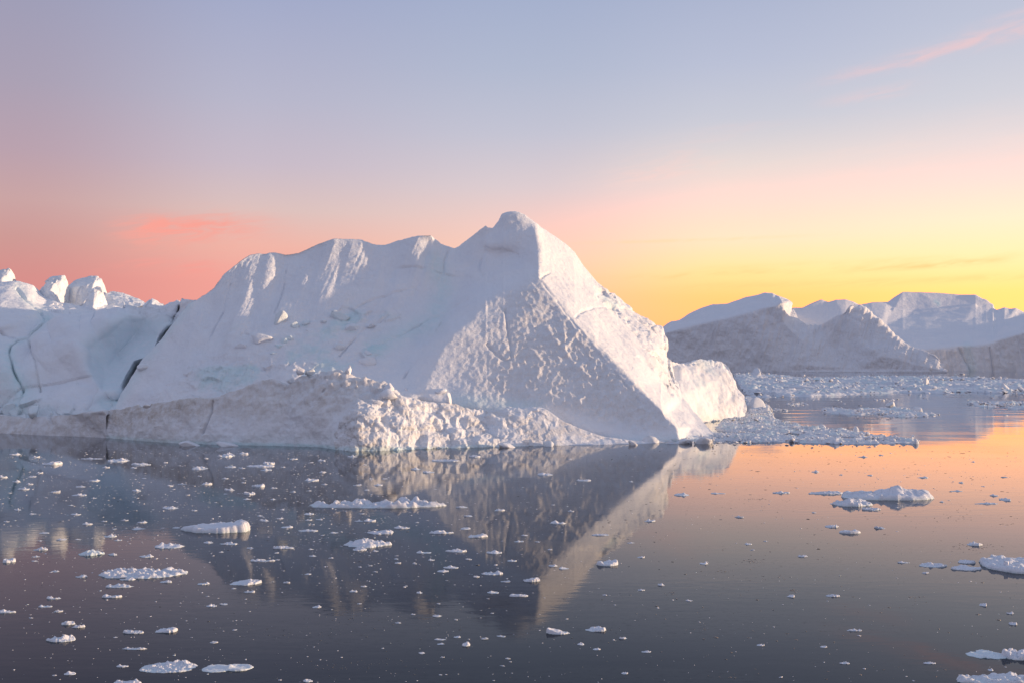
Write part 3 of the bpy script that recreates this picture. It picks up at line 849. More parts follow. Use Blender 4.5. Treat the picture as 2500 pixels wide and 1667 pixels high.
lb.attrs['blue'][:] = np.clip(0.42 * m_cy + 0.45 * groove(I, [(-20, 880), (30, 940), (60, 970)], 45) + 0.5 * groove(I, C2, 12) + 0.4 * groove(I, C4, 14)
                              + 0.6 * groove(I, [(290, 990), (250, 985)], 22) + 0.3 * low, 0, 0.85)
lb.attrs['dirt_shade'][:] = np.clip(0.35 * groove(I, C3, 4) + 0.3 * groove(I, C2, 3.5) + 0.35 * pmask(I, [(300, 745), (400, 745), (470, 738), (430, 790), (320, 770)], 10), 0, 1)  # darker tone along two cracks, plus the grey ice ridge at upper right
lb.build("cracked_body", MAT_BERG, berg2, [
    ("curved_ice_wall", lambda c: inside(c, [(204, 854), (230, 828), (300, 774), (411, 779), (428, 795), (318, 928), (286, 965), (250, 955), (214, 905)])),
    ("domed_block", lambda c: inside(c, [(-200, 600), (43, 600), (43, 704), (86, 761), (120, 788), (74, 822), (43, 837), (0, 812), (-200, 760)])),
    ("cracked_body", None)])

# dirty strip of the left iceberg
S2_T = [(-140, 1006, 157), (0, 1014, 154), (60, 1018, 152), (107, 1018, 150), (171, 1011, 147), (220, 1008, 144.5), (252, 1004, 143.6), (261, 1012, 143.9)]
S2_B = [(-140, 1049, 158.5), (0, 1057, 151.9), (130, 1063, 147.3), (261, 1068, 143.9)]
strip = Relief(S2_T, S2_B, [(100, 1040, 149)], dx=2.4, rows=40, back=[(-140, 9), (256, 9)], nb=12, sig=1.5, p=2.6)
I, P = strip.I, strip.flat()
strip.displace(0.45 * fbm(P * 0.2, 4, seed=221) + 0.18 * fbm(P * 0.9, 4, seed=223) - 0.5 * groove(I, [(118, 1012), (124, 1030)], 3), 2)
strip.attrs['dirt_shade'][:] = np.clip(0.65 + 0.3 * fbm(P * 0.3, 3, seed=225), 0, 1)
strip.build("dirty_base", MAT_BERG, berg2)[0]['label'] = "thin brown-grey band of ice at the waterline"

def spire(label, top, bot, mids, dx=1.0, rows=60, back=5, zdrop=4, sig=1.7, blue=0.1, amp=0.10, seed=1, xb=0.0):
    zb = float(W(bot[0][0], bot[0][1], bot[0][2])[2])
    r = Relief(top, bot, mids, dx=dx, rows=rows, back=back, nb=12, sig=sig, zmin=zb - zdrop, p=1.6, skirt=False, xback=xb)
    P_ = r.flat()
    r.displace(amp * 2.2 * fbm(P_ * 0.5, 4, seed=seed) + amp * fbm(P_ * 1.7, 3, seed=seed + 3) + 0.45 * (worley(P_ * 0.30 + 0.3 * fbm(P_ * 0.5, 2, seed=seed)[:, None], seed + 9)[2] - 0.5) * (1 - r.isback), 1.5)
    r.attrs['blue'][:] = blue
    o = r.build("spire", MAT_BERG, berg2)[0]
    o['label'] = label
    return o

spire("horn-shaped spire, sunlit on its right side",
      [(92, 730, 199), (100, 708, 199), (112, 686, 199.5), (122, 678, 200), (139, 675, 200), (149, 674, 199), (157, 673, 199.5), (157, 700, 200), (158, 740, 200.5)],
      [(92, 742, 199), (125, 748, 197.6), (158, 745, 200)], [(110, 710, 197.6), (124, 690, 197.6), (122, 720, 196.6), (126, 735, 196), (148, 690, 199), (148, 720, 198.6)], seed=301)
spire("broad leaning spire with a blunt overhanging tip",
      [(150, 735, 203), (158, 702, 203), (170, 692, 203.5), (186, 682, 204), (204, 677, 204), (221, 675, 204), (240, 676, 204), (248, 680, 204), (252, 688, 204), (252, 700, 204), (253, 730, 204)],
      [(150, 742, 202), (200, 745, 200), (253, 742, 203)], [(190, 700, 201), (230, 690, 201.4), (220, 720, 200)], seed=311)
spire("small dark spire in front of the broad one",
      [(196, 752, 196), (210, 733, 196), (222, 714, 196.3), (230, 705, 196.6), (237, 702, 196.6), (246, 703, 196.6), (251, 716, 197), (256, 740, 197.4), (259, 758, 197.6)],
      [(196, 764, 194.6), (225, 770, 193.2), (259, 762, 196)], [(228, 730, 194.4), (226, 750, 193.6), (248, 735, 196)], seed=321)
spire("low sunlit hump right of the spires",
      [(246, 735, 204), (258, 716, 204), (275, 714, 205), (304, 718, 205), (320, 724, 205), (334, 730, 204), (346, 737, 203), (354, 742, 202)],
      [(246, 752, 200), (300, 757, 198), (354, 748, 200)], [(280, 735, 200.4), (315, 738, 200)], seed=331)
spire("tiny horn at the frame edge",
      [(-30, 690, 198), (-14, 668, 198), (0, 661, 198), (10, 659, 198), (15, 660, 198), (21, 656, 198), (24, 658, 198), (26, 664, 198.4), (27, 690, 198.6)],
      [(-30, 700, 197), (0, 704, 196), (27, 700, 198)], [(5, 680, 196.4), (18, 672, 197)], seed=341)
spire("pointed lump above the curved wall",
      [(350, 746, 192), (360, 735, 192), (371, 727, 192), (380, 731, 192), (390, 739, 192), (398, 745, 192)],
      [(350, 756, 190), (372, 760, 188.6), (398, 756, 190.6)], [(370, 742, 189.8)], seed=351)

# ================================================================== ANGULAR ICE BLOCKS
def block_mesh(name, size, seed, cuts=10, sub=3, rough=0.05, lo=0.45, hi=0.80):
    """broken ice: a sphere of points cut by random planes, so it has facets and edges"""
    rng = np.random.default_rng(seed)
    import bmesh
    bm = bmesh.new()
    bmesh.ops.create_icosphere(bm, subdivisions=sub, radius=1.0)
    v = np.array([x.co[:] for x in bm.verts], np.float32)
    f = np.array([[x.index for x in fc.verts] for fc in bm.faces], np.int32)
    bm.free()
    for k in range(cuts):
        n = rng.normal(size=3)
        n /= np.linalg.norm(n)
        h = rng.uniform(lo, hi)
        t = v @ n
        over = t > h
        v[over] -= ((t[over] - h) * 0.97)[:, None] * n
    v = v * np.array(size, np.float32)
    s = float(np.mean(size))
    nn = v / (np.linalg.norm(v, axis=1, keepdims=True) + 1e-6)
    v = v + nn * (rough * s * fbm(v / s * 2.2 + seed, 4, seed=seed))[:, None]
    return v, f

BLOCKS = [  # photo x, y of the centre, width px, height px, blue, label
    (683, 783, 36, 46, 0.35, "tallest ice block standing upright on the snow slope, topmost of the scatter", 'tall'),
    (638, 832, 66, 36, 0.05, "widest rounded ice block left of the upright one on the slope", 'round'),
    (720, 797, 22, 20, 0.45, "pale turquoise block just right of the upright block", ''),
    (749, 789, 22, 20, 0.35, "small turquoise block second right of the upright block", ''),
    (694, 836, 24, 26, 0.55, "turquoise block at the right tip of the widest rounded block", ''),
    (706, 828, 20, 22, 0.4, "angular block wedged among the turquoise blocks below the upright one", ''),
    (680, 846, 20, 16, 0.6, "bluest small block under the widest rounded block", ''),
    (752, 808, 12, 9, 0.1, "white pebble-like block on the slope right of the turquoise blocks", ''),
    (788, 785, 16, 14, 0.2, "small block between the turquoise cluster and the bluish slab", ''),
    (828, 772, 60, 24, 0.4, "bluish broad slab half sunk in the upper slope", 'round'),
    (860, 800, 44, 26, 0.1, "snowy block below right of the bluish slab", 'round'),
    (827, 846, 34, 20, 0.15, "lone faceted block in the middle of the lower slope", ''),
    (895, 862, 24, 18, 0.05, "smaller lump above the rough snowy boulder", 'round'),
    (902, 886, 48, 34, 0.05, "rough snowy boulder half buried on the lower slope", 'round'),
    (908, 795, 30, 14, 0.1, "thin ledge-like block at the right end of the scatter", ''),
    (668, 862, 22, 14, 0.35, "low bluish block under the turquoise cluster", ''),
    (590, 845, 34, 20, 0.02, "faint flat block left of the widest rounded block", 'round'),
    (733, 905, 20, 22, 0.0, "dark grey block perched behind the dirty ledge", ''),
    (755, 909, 24, 18, 0.3, "cream and turquoise block beside the dark grey block", ''),
    (707, 929, 18, 16, 0.05, "small white block in the notch of the dirty ledge", ''),
    (849, 903, 22, 30, 0.0, "white pointed horn of ice on the crest of the dirty ledge", 'horn'),
    (947, 966, 48, 32, 0.0, "largest shaded boulder atop the sunlit rubble", ''),
    (950, 944, 24, 22, 0.0, "peaked block behind the largest boulder of the rubble", ''),
    (990, 951, 10, 12, 0.0, "tiny white block above the sunlit rubble", ''),
    (1074, 955, 30, 12, 0.0, "flat grey wedge behind the sunlit rubble", ''),
    (1096, 973, 18, 30, 0.0, "upright sunlit tooth of ice at the right of the rubble crest", 'tall'),
    (922, 984, 24, 18, 0.0, "cream block at the left shoulder of the sunlit rubble", ''),
    (1016, 985, 26, 18, 0.0, "rounded boulder in the middle of the rubble crest", ''),
    (1338, 1079, 30, 20, 0.1, "rounded boulder at the waterline below the scalloped face", 'round'),
    (1238, 1085, 38, 14, 0.0, "low boulder at the waterline left of the rounded one", 'round'),
    (1590, 1070, 44, 18, 0.0, "tan boulder at the waterline under the foot of the shaded face", 'round'),
    (1545, 1079, 24, 14, 0.0, "small lumpy block at the waterline left of the tan boulder", ''),
    (1718, 1073, 52, 20, 0.0, "broad low boulder at the waterline under the sunlit face", 'round'),
    (1672, 1076, 36, 12, 0.0, "low block between the tan and the broad waterline boulders", ''),
    (30, 1000, 40, 40, 0.5, "pale blue block leaning at the foot of the left iceberg", ''),
    (84, 1004, 24, 36, 0.4, "narrow upright block beside the pale blue one at the left iceberg's foot", 'tall'),
    (186, 944, 16, 28, 0.05, "small pale pinnacle on the front of the left iceberg", 'horn'),
    (352, 897, 44, 18, 0.1, "snowy ridge block at the lower end of the dark crevice", 'round'),
    (470, 1082, 64, 12, 0.0, "flat snowy ledge floating against the dirty wall, left one", 'round'),
    (560, 1084, 60, 9, 0.0, "flat snowy ledge floating against the dirty wall, right one", 'round'),
]
for k, (bx, by, w_, h_, bl, lab, kind) in enumerate(BLOCKS):
    best = None
    for r in (lump, toe, shelf, strip, body, lb):
        p = r.sample(bx, by)
        ix = (p[0] / p[1]) * FPX + 1250
        iy = YH + (CAM_H - p[2]) / p[1] * FPX
        if abs(ix - bx) < 8 and abs(iy - by) < 14:
            if best is None or p[1] < best[1]:
                best = p
    if best is None:
        best = W(bx, by, min(water_Y(by + h_ / 2), 160.0))
    Yb = float(best[1])
    if by > 1060 and bx > 400:
        Yb = min(Yb, float(water_Y(by + h_ * 0.45)))
        by, h_ = by + h_ * 0.45, h_ * 1.75
    sx, sz = w_ / FPX * Yb / 2, h_ / FPX * Yb / 2
    sy = (sx + sz) * 0.5
    c = W(bx, by, Yb)
    v, f = block_mesh("ice_block", (sx * 1.18, sy * 1.18, sz * 1.18), 400 + k, cuts=16 if kind == 'round' else 11)
    zz = (v[:, 2] / (sz * 1.18) + 1) / 2
    if kind == 'horn':
        tap = np.clip(1.15 - 0.95 * zz, 0.12, 1.2)
        v[:, 0] = v[:, 0] * tap + sx * 0.5 * zz
        v[:, 1] *= tap
    ang = random.uniform(-0.5, 0.5) if kind in ('', 'round') else 0.12
    ca, sa = math.cos(ang * 0.6), math.sin(ang * 0.6)
    v = np.stack([v[:, 0] * ca - v[:, 2] * sa, v[:, 1], v[:, 0] * sa + v[:, 2] * ca], 1)
    o = link_mesh("ice_block", v, f, MAT_BERG, attrs={'dirt_shade': np.full(len(v), 0.30 if 'dark' in lab or 'tan' in lab else 0.0), 'blue': np.full(len(v), bl)})
    o.location = c + np.array([0, sy * (0.15 if by < 1060 else 0.0), 0])
    setp(o, lab, "ice block", "ice blocks broken onto the icebergs")

# ================================================================== FAR ICEBERGS
def far_berg(name, label, top, bot, ctrl, creases, rows, back, seed, dirt_fn, split, ribs=None, amp=1.0, dx=2.2, sig=1.5, nb=18, p=1.3, blue_fn=None):
    r = Relief(top, bot, ctrl, creases, dx=dx, rows=rows, back=back, nb=nb, sig=sig, p=p)
    I_, P_ = r.I, r.flat()
    d_ = amp * (1.6 * fbm(P_ * 0.03, 4, seed=seed) + 0.5 * fbm(P_ * 0.12, 4, seed=seed + 3))
    if ribs is not None:
        d_ = d_ + ribs(I_, P_)
    r.displace(d_, 2.5)
    r.attrs['dirt_shade'][:] = dirt_fn(I_, r.flat())
    if blue_fn:
        r.attrs['blue'][:] = blue_fn(I_)
    e = empty(name, (float(P_[:, 0].mean()), float(P_[:, 1].mean()), 0))
    setp(e, label, "iceberg")
    r.build(name, MAT_FAR, e, split)
    return r, e

A_T = [(1380, 906, 701), (1470, 862, 701), (1560, 830, 700), (1600, 810, 715), (1617, 799, 720), (1639, 785, 725), (1658, 781, 728), (1682, 766, 732), (1717, 751, 738), (1740, 744, 742), (1776, 742, 748), (1815, 728, 752), (1846, 720, 755), (1869, 713, 757), (1887, 713, 757), (1894, 718, 752),
       (1916, 728, 742), (1928, 734, 730), (1934, 748, 725), (1942, 763, 720), (1952, 781, 716), (1971, 794, 714), (2002, 795, 712), (2026, 785, 710), (2053, 771, 709), (2075, 752, 712), (2088, 744, 718), (2104, 748, 720), (2120, 759, 721), (2147, 783, 719),
       (2178, 814, 713), (2206, 840, 705), (2225, 849, 702), (2252, 857, 699), (2282, 869, 697), (2298, 884, 696), (2312, 907, 694)]
A_B = [(1380, 907.5, 690), (1560, 907.5, 686), (1900, 907.5, 686), (2312, 907.5, 690)]
A_FOLD = [(1560, 838, 692), (1623, 812, 692), (1680, 799, 692), (1736, 786, 693), (1815, 768, 694), (1854, 755, 699), (1893, 742, 700), (1912, 733, 702)]
A_R = [(2078, 756, 713), (2084, 780, 709), (2092, 830, 702), (2100, 900, 690)]
A_RIM = [(2112, 757, 717), (2143, 785, 713), (2174, 817, 707), (2202, 846, 701)]
A_V = [(1912, 735, 703), (1915, 790, 699), (1925, 850, 693), (1945, 890, 687)]
A_C = [(1960, 830, 696), (1985, 850, 694), (2020, 840, 701), (2045, 800, 705), (2000, 880, 692), (1850, 830, 690), (1750, 850, 689), (2150, 870, 691)]
def ribs_a(I_, P_):
    q_ = np.stack([(I_[:, 0] + 0.25 * (I_[:, 1] - 800)) * 0.055, I_[:, 1] * 0.008, 0 * I_[:, 0]], 1)
    wall = sstep(I_[:, 1], np.interp(I_[:, 0], [a[0] for a in A_FOLD], [a[1] for a in A_FOLD]) - 4, np.interp(I_[:, 0], [a[0] for a in A_FOLD], [a[1] for a in A_FOLD]) + 8)
    return wall * (1.15 * ridged(q_, 4, seed=501) + 0.55 * ridged(q_ * np.array([2.6, 1.6, 1.0]), 4, seed=505) + 0.8 * fbm(P_ * 0.2, 4, seed=503))
def fold_y(x):
    return np.interp(x, [1560, 1623, 1736, 1815, 1893, 1916, 1930, 2075, 2090, 2125, 2262], [838, 812, 786, 768, 742, 730, 700, 700, 755, 755, 700])
def yaw(lst):
    return [(a, b, c + (1900 - a) * 0.078) for a, b, c in lst]
A_T, A_B, A_FOLD, A_R, A_RIM, A_V, A_C = map(yaw, (A_T, A_B, A_FOLD, A_R, A_RIM, A_V, A_C))
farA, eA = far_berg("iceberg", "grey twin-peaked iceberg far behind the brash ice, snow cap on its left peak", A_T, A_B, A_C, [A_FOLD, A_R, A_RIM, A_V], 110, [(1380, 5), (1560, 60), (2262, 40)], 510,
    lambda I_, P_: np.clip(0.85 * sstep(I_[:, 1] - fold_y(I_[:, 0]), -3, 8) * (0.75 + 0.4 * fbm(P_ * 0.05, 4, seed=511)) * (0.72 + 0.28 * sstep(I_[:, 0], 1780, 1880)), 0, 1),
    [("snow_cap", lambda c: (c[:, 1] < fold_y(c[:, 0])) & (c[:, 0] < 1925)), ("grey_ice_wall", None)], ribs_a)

B_T = [(1900, 790, 790), (1925, 760, 790), (1938, 752, 790), (1959, 751, 792), (1983, 740, 795), (2006, 731, 797), (2022, 738, 797), (2042, 732, 798), (2065, 731, 799), (2085, 737, 799), (2100, 746, 799), (2125, 770, 798), (2160, 810, 796)]
B_B = [(1900, 900, 752), (2160, 900, 752)]
farB, eB = far_berg("iceberg", "smooth snowy hump of ice between the grey peaks, half hidden behind them", B_T, B_B, [(2000, 790, 775), (2060, 780, 776)], [], 50, 50, 530,
    lambda I_, P_: np.full(len(I_), 0.05), None, None, 0.6)

C_T = [(2080, 760, 860), (2102, 743, 865), (2128, 738, 870), (2167, 737, 875), (2182, 726, 880), (2204, 713, 885), (2245, 714, 888), (2304, 717, 890), (2343, 720, 890), (2382, 720, 888), (2398, 730, 884), (2408, 733, 882), (2417, 741, 880), (2424, 744, 879), (2427, 753, 876), (2433, 757, 874), (2440, 755, 873),
       (2452, 751, 872), (2466, 755, 872), (2480, 753, 871), (2500, 763, 870), (2560, 772, 865), (2660, 790, 860), (2760, 845, 850), (2860, 906, 760)]
C_B = [(2080, 907.5, 745), (2240, 907.5, 720), (2660, 907.5, 715), (2860, 907.5, 720)]
C_F = [(2200, 858, 735), (2225, 856, 728), (2249, 853, 726), (2304, 848, 724), (2358, 842, 723), (2382, 844, 723), (2421, 836, 723), (2440, 828, 723), (2480, 816, 723), (2520, 806, 724), (2660, 790, 726)]
C_L = [(2182, 757, 860), (2230, 764, 862), (2300, 757, 866), (2380, 748, 872), (2420, 756, 868)]
def cfy(x):
    return np.interp(x, [a[0] for a in C_F], [a[1] for a in C_F], left=920)
def ribs_c(I_, P_):
    q_ = np.stack([(I_[:, 0] - 0.2 * (I_[:, 1] - 800)) * 0.06, I_[:, 1] * 0.012, 0 * I_[:, 0]], 1)
    wall = sstep(I_[:, 1] - cfy(I_[:, 0]), -3, 8)
    o = wall * (1.4 * ridged(q_, 4, seed=541) + 0.7 * fbm(P_ * 0.2, 4, seed=543))
    for ln in ([(2230, 860), (2245, 885), (2256, 905)], [(2340, 850), (2355, 880), (2370, 905)], [(2415, 850), (2425, 905)]):
        o -= 1.3 * groove(I_, ln, 2.2)
    return o + 1.2 * groove(I_, [(2182, 757), (2230, 764), (2300, 757), (2380, 748)], 4)
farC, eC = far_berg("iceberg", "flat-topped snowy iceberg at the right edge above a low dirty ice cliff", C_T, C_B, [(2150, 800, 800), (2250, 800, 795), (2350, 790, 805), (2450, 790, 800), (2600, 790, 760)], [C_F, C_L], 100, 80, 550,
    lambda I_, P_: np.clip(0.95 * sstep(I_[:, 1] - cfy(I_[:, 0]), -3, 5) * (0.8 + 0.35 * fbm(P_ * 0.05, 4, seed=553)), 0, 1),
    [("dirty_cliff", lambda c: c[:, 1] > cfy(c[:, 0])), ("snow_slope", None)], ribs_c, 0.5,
    blue_fn=lambda I_: np.clip(0.7 * groove(I_, [(2360, 850), (2372, 905)], 12) + 0.6 * groove(I_, [(2228, 858), (2256, 905)], 4) + 0.9 * groove(I_, [(2285, 737), (2290, 742)], 6), 0, 1))

# ================================================================== FLOES
def floe_mesh(a, b, h, seed, na=64, nr=20, rubble=0.5, skew=0.0, knobs=(), lobes=0.16, edge=0.10, blue=0.0, twin=0.0):
    """a flat-bottomed cake of ice: irregular outline, short steep sides, lumpy top; origin at the water line"""
    th = np.linspace(0, 2 * np.pi, na, endpoint=False)
    ring = np.stack([np.cos(th), np.sin(th), np.full(na, seed * 1.7)], 1).astype(np.float32)
    rad = 1 + lobes * 1.6 * fbm(ring * 1.3, 3, seed=seed) + lobes * 0.9 * fbm(ring * 4.0, 3, seed=seed + 2) + lobes * 0.45 * fbm(ring * 10.0, 2, seed=seed + 3)
    if twin:
        rad = rad * (1 - twin + twin * np.abs(np.cos(th - 0.25)) ** 1.2)
    t = np.concatenate([np.linspace(0, 0.90, nr - 4), [0.95, 0.985, 1.0, 1.0]])
    T, R_ = np.meshgrid(t, rad, indexing='ij')
    TH = np.repeat(th[None], len(t), 0)
    u, v = T * R_ * np.cos(TH), T * R_ * np.sin(TH)
    X, Yy = u * a, v * b
    Pn = np.stack([X, Yy, np.full_like(X, seed * 3.1)], -1).reshape(-1, 3).astype(np.float32)
    sc = 1.0 / max(h, 0.22 * b, 1e-3)
    base = 0.50 + 0.5 * fbm(Pn * 0.42 * sc, 3, seed=seed + 5).reshape(T.shape)
    w1, w2, wc = worley(Pn * 0.75 * sc, seed + 7)
    lump_ = ((0.55 - w1) * 0.9 + (wc - 0.5) * 0.5).reshape(T.shape)
    fine = fbm(Pn * 1.8 * sc, 3, seed=seed + 9).reshape(T.shape)
    g1, g2, gc = worley(Pn * 1.5 * sc, seed + 17)
    facet = ((gc - 0.5) * 0.55 + (0.45 - g1) * 0.5).reshape(T.shape)
    Z = base + rubble * (0.95 * lump_ + 0.75 * facet + 0.40 * fine) + skew * u * 0.5
    for ku, kv, kr, kh in knobs:
        Z = Z + kh * np.exp(-(((u - ku) / kr) ** 2 + ((v - kv) / (kr * 1.5)) ** 2))
    Z = np.maximum(Z, 0.10)
    Z = Z ** (1.0 + 0.55 * rubble)
    Z = Z / max(Z.max(), 1e-3) * h
    prof = np.clip((1 - T) / edge, 0, 1) ** 0.55
    Z = Z * (0.25 + 0.75 * prof)
    Z[-3] = np.minimum(Z[-3], Z[-4]) * 0.75
    Z[-2] = 0.02 * h
    Z[-1] = -0.35 * h - 0.05
    V = np.stack([X, Yy, Z], -1)
    V[-1, :, :2] *= 0.92
    n = len(t)
    V2 = np.concatenate([V[1:].reshape(-1, 3), V[:1, 0]], 0)
    idx = np.arange((n - 1) * na).reshape(n - 1, na)
    nx = np.roll(idx, -1, 1)
    q4 = np.stack([idx[:-1], nx[:-1], nx[1:], idx[1:]], -1)[..., ::-1].reshape(-1, 4)
    tri = np.stack([idx[0], nx[0], np.full(na, len(V2) - 1), np.full(na, len(V2) - 1)], -1)
    fa = [list(map(int, r)) for r in q4] + [list(map(int, r[:3])) for r in tri]
    fa.append(list(map(int, idx[-1])))
    bl = np.full(len(V2), blue, np.float32)
    bl += 0.5 * np.clip(1 - V2[:, 2] / max(0.25 * h, 1e-3), 0, 1)
    me = bpy.data.meshes.new("floe")
    me.from_pydata([tuple(map(float, p_)) for p_ in V2], [], fa)
    me.polygons.foreach_set('use_smooth', np.ones(len(me.polygons), bool))
    for an, av in (('blue', np.clip(bl, 0, 1)), ('dirt_shade', np.zeros(len(V2)))):
        at = me.attributes.new(an, 'FLOAT', 'POINT')
        at.data.foreach_set('value', np.asarray(av, np.float32))
    me.materials.append(MAT_FLOE)
    me.update()
    return me

BIG = [  # x0, x1, y_top, y_bottom, share of the height that is footprint, keyword shape, label, short name
    (757, 1079, 1207, 1240, .34, dict(rubble=.85, lobes=.10), "longest white rubbly ice floe, lying in the dark water before the iceberg's middle", "the longest rubbly floe"),
    (451, 610, 1261, 1301, .36, dict(rubble=.16, skew=.6, lobes=.14), "clean white slanted floe rising to its right end, near the left of the longest floe", "the white slanted floe"),
    (240, 449, 1376, 1411, .62, dict(rubble=.75, lobes=.16), "long flat rubbly pan with a greenish rim, lower left", "the long flat pan"),
    (350, 474, 1604, 1642, .72, dict(rubble=.95, lobes=.10), "grey pitted floe near the bottom edge, left of the smooth twin-lobed floe", "the grey pitted floe"),
    (494, 618, 1605, 1645, .72, dict(rubble=.10, lobes=.05, twin=.58, blue=.22, edge=.07, knobs=[(.1, -.1, .14, .9)]), "smooth pale twin-lobed floe near the bottom edge, a knob at its waist", "the smooth twin-lobed floe"),
    (376, 447, 1318, 1338, .45, dict(rubble=.3, knobs=[(-.45, 0, .22, 1.6), (.1, 0, .18, 1.5), (.6, 0, .3, .5)]), "small floe with two rounded knobs, above the long flat pan", "the two-knobbed floe"),
    (195, 255, 1335, 1356, .45, dict(rubble=.6, blue=.4, knobs=[(0, 0, .4, .8)]), "bluish lumpy floe left of the two-knobbed floe", "the bluish lumpy floe"),
    (841, 948, 1306, 1336, .45, dict(rubble=.7, knobs=[(0, 0, .6, .5)]), "rough heaped floe in the dark water, second largest of the middle", "the rough heaped floe"),
    (860, 893, 1332, 1344, .4, dict(rubble=.6), "small rounded lump touching the front of the rough heaped floe", None),
    (897, 961, 1289, 1304, .5, dict(rubble=.5), "smooth oval floe just behind the rough heaped floe", "the smooth oval floe"),
    (1456, 1509, 1361, 1381, .4, dict(rubble=.25, lobes=.08), "egg-shaped white floe in the bright streak reflected from the sunlit face", "the egg-shaped floe"),
    (1338, 1388, 1526, 1548, .35, dict(rubble=.15, skew=-1.0), "white wedge-shaped floe at the lower end of the bright reflected streak", "the white wedge floe"),
    (1433, 1479, 1523, 1541, .5, dict(rubble=.6, skew=.6), "knobbly low floe right of the white wedge floe", "the knobbly low floe"),
    (2050, 2278, 1176, 1221, .30, dict(rubble=.45, lobes=.10, knobs=[(.15, 0, .22, .5), (.6, 0, .25, .45)]), "big lavender floe like a small iceberg on the orange water at right", "the big lavender floe"),
    (2035, 2122, 1208, 1236, .40, dict(rubble=.7, knobs=[(0, 0, .4, .7)]), "lumpy chunk in front of the left end of the big lavender floe", "the lumpy front chunk"),
    (1972, 2056, 1195, 1206, .40, dict(rubble=.4, skew=.5), "thin flat tongue of ice pointing left from the big lavender floe", None),
    (2108, 2150, 1236, 1245, .40, dict(rubble=.6), "small low chunk under the middle of the big lavender floe", None),
    (2398, 2570, 1346, 1402, .68, dict(rubble=.35, lobes=.08, blue=.05, edge=.06), "big round-edged pan cut by the right frame edge, a chunk on top", "the big round-edged pan"),
    (2448, 2575, 1571, 1612, .45, dict(rubble=.5), "bluish rounded floe at the lower right frame edge", "the bluish rounded floe"),
    (2366, 2450, 1582, 1608, .8, dict(rubble=.2, blue=.45, lobes=.2), "thin glassy tongue attached left of the bluish rounded floe", None),
    (2350, 2580, 1636, 1672, .55, dict(rubble=.5, blue=.1), "wide floe in the lower right corner, cut by the bottom edge", "the wide corner floe"),
    (277, 344, 1654, 1670, .5, dict(rubble=.5, skew=.5), "long chunk cut by the bottom edge, left of the grey pitted floe", None),
    (2320, 2398, 1376, 1392, .5, dict(rubble=.25, lobes=.1), "flat front blade of a crossed pair left of the big round-edged pan", "the flat crossed blades"),
    (2340, 2382, 1363, 1375, .45, dict(rubble=.3, lobes=.1), "rear blade of a crossed pair left of the big round-edged pan", None),
    (2246, 2310, 1367, 1384, .45, dict(rubble=.45, knobs=[(-.2, 0, .2, 1.0)]), "low floe with one knob, left of the flat crossed blades", None),
    (2362, 2398, 1319, 1332, .4, dict(rubble=.6), "small white lump ringed by dark glassy slush, above the flat crossed blades", None),
    (2049, 2102, 1290, 1302, .4, dict(rubble=.1, lobes=.06), "smooth torpedo-shaped floe in orange water, below the big lavender floe", "the torpedo-shaped floe"),
    (2014, 2046, 1278, 1287, .4, dict(rubble=.6), "small pebbly strip of ice just left of the torpedo-shaped floe", None),
    (605, 670, 1132, 1140, .5, dict(rubble=.2, lobes=.1), "thin flat plate under a small chunk, close to the dirty ice wall", "the thin flat plate"),
    (643, 670, 1124, 1134, .35, dict(rubble=.4), "small chunk sitting at the right end of the thin flat plate", None),
    (1052, 1120, 1119, 1126, .5, dict(rubble=.4, lobes=.1), "thin dark-edged sliver lying in the cream reflection of the rubble", "the dark-edged sliver"),
    (565, 635, 1406, 1428, .5, dict(rubble=.55, skew=.5, knobs=[(.3, 0, .35, .6)]), "diamond-shaped rough floe right of the long flat pan", "the diamond-shaped floe"),
    (118, 183, 1542, 1567, .45, dict(rubble=.6, knobs=[(.2, 0, .3, .7)]), "double-humped floe low on the left, above the bottom corner", "the double-humped floe"),
    (382, 430, 1525, 1544, .5, dict(rubble=.35, skew=.5), "bright tilted chunk above the grey pitted floe", "the bright tilted chunk"),
    (1176, 1228, 1389, 1403, .4, dict(rubble=.6, knobs=[(.5, 0, .3, .7)]), "knobby white chunk left of the foot of the bright reflected streak", "the knobby white chunk"),
    (1277, 1318, 1405, 1420, .4, dict(rubble=.4, skew=.7), "rounded chunk rising to the right, at the dark edge of the bright reflected streak", "the rounded edge chunk"),
    (1243, 1290, 1447, 1456, .4, dict(rubble=.15, lobes=.07), "smooth spindle-shaped floe below the rounded edge chunk", "the spindle-shaped floe"),
]
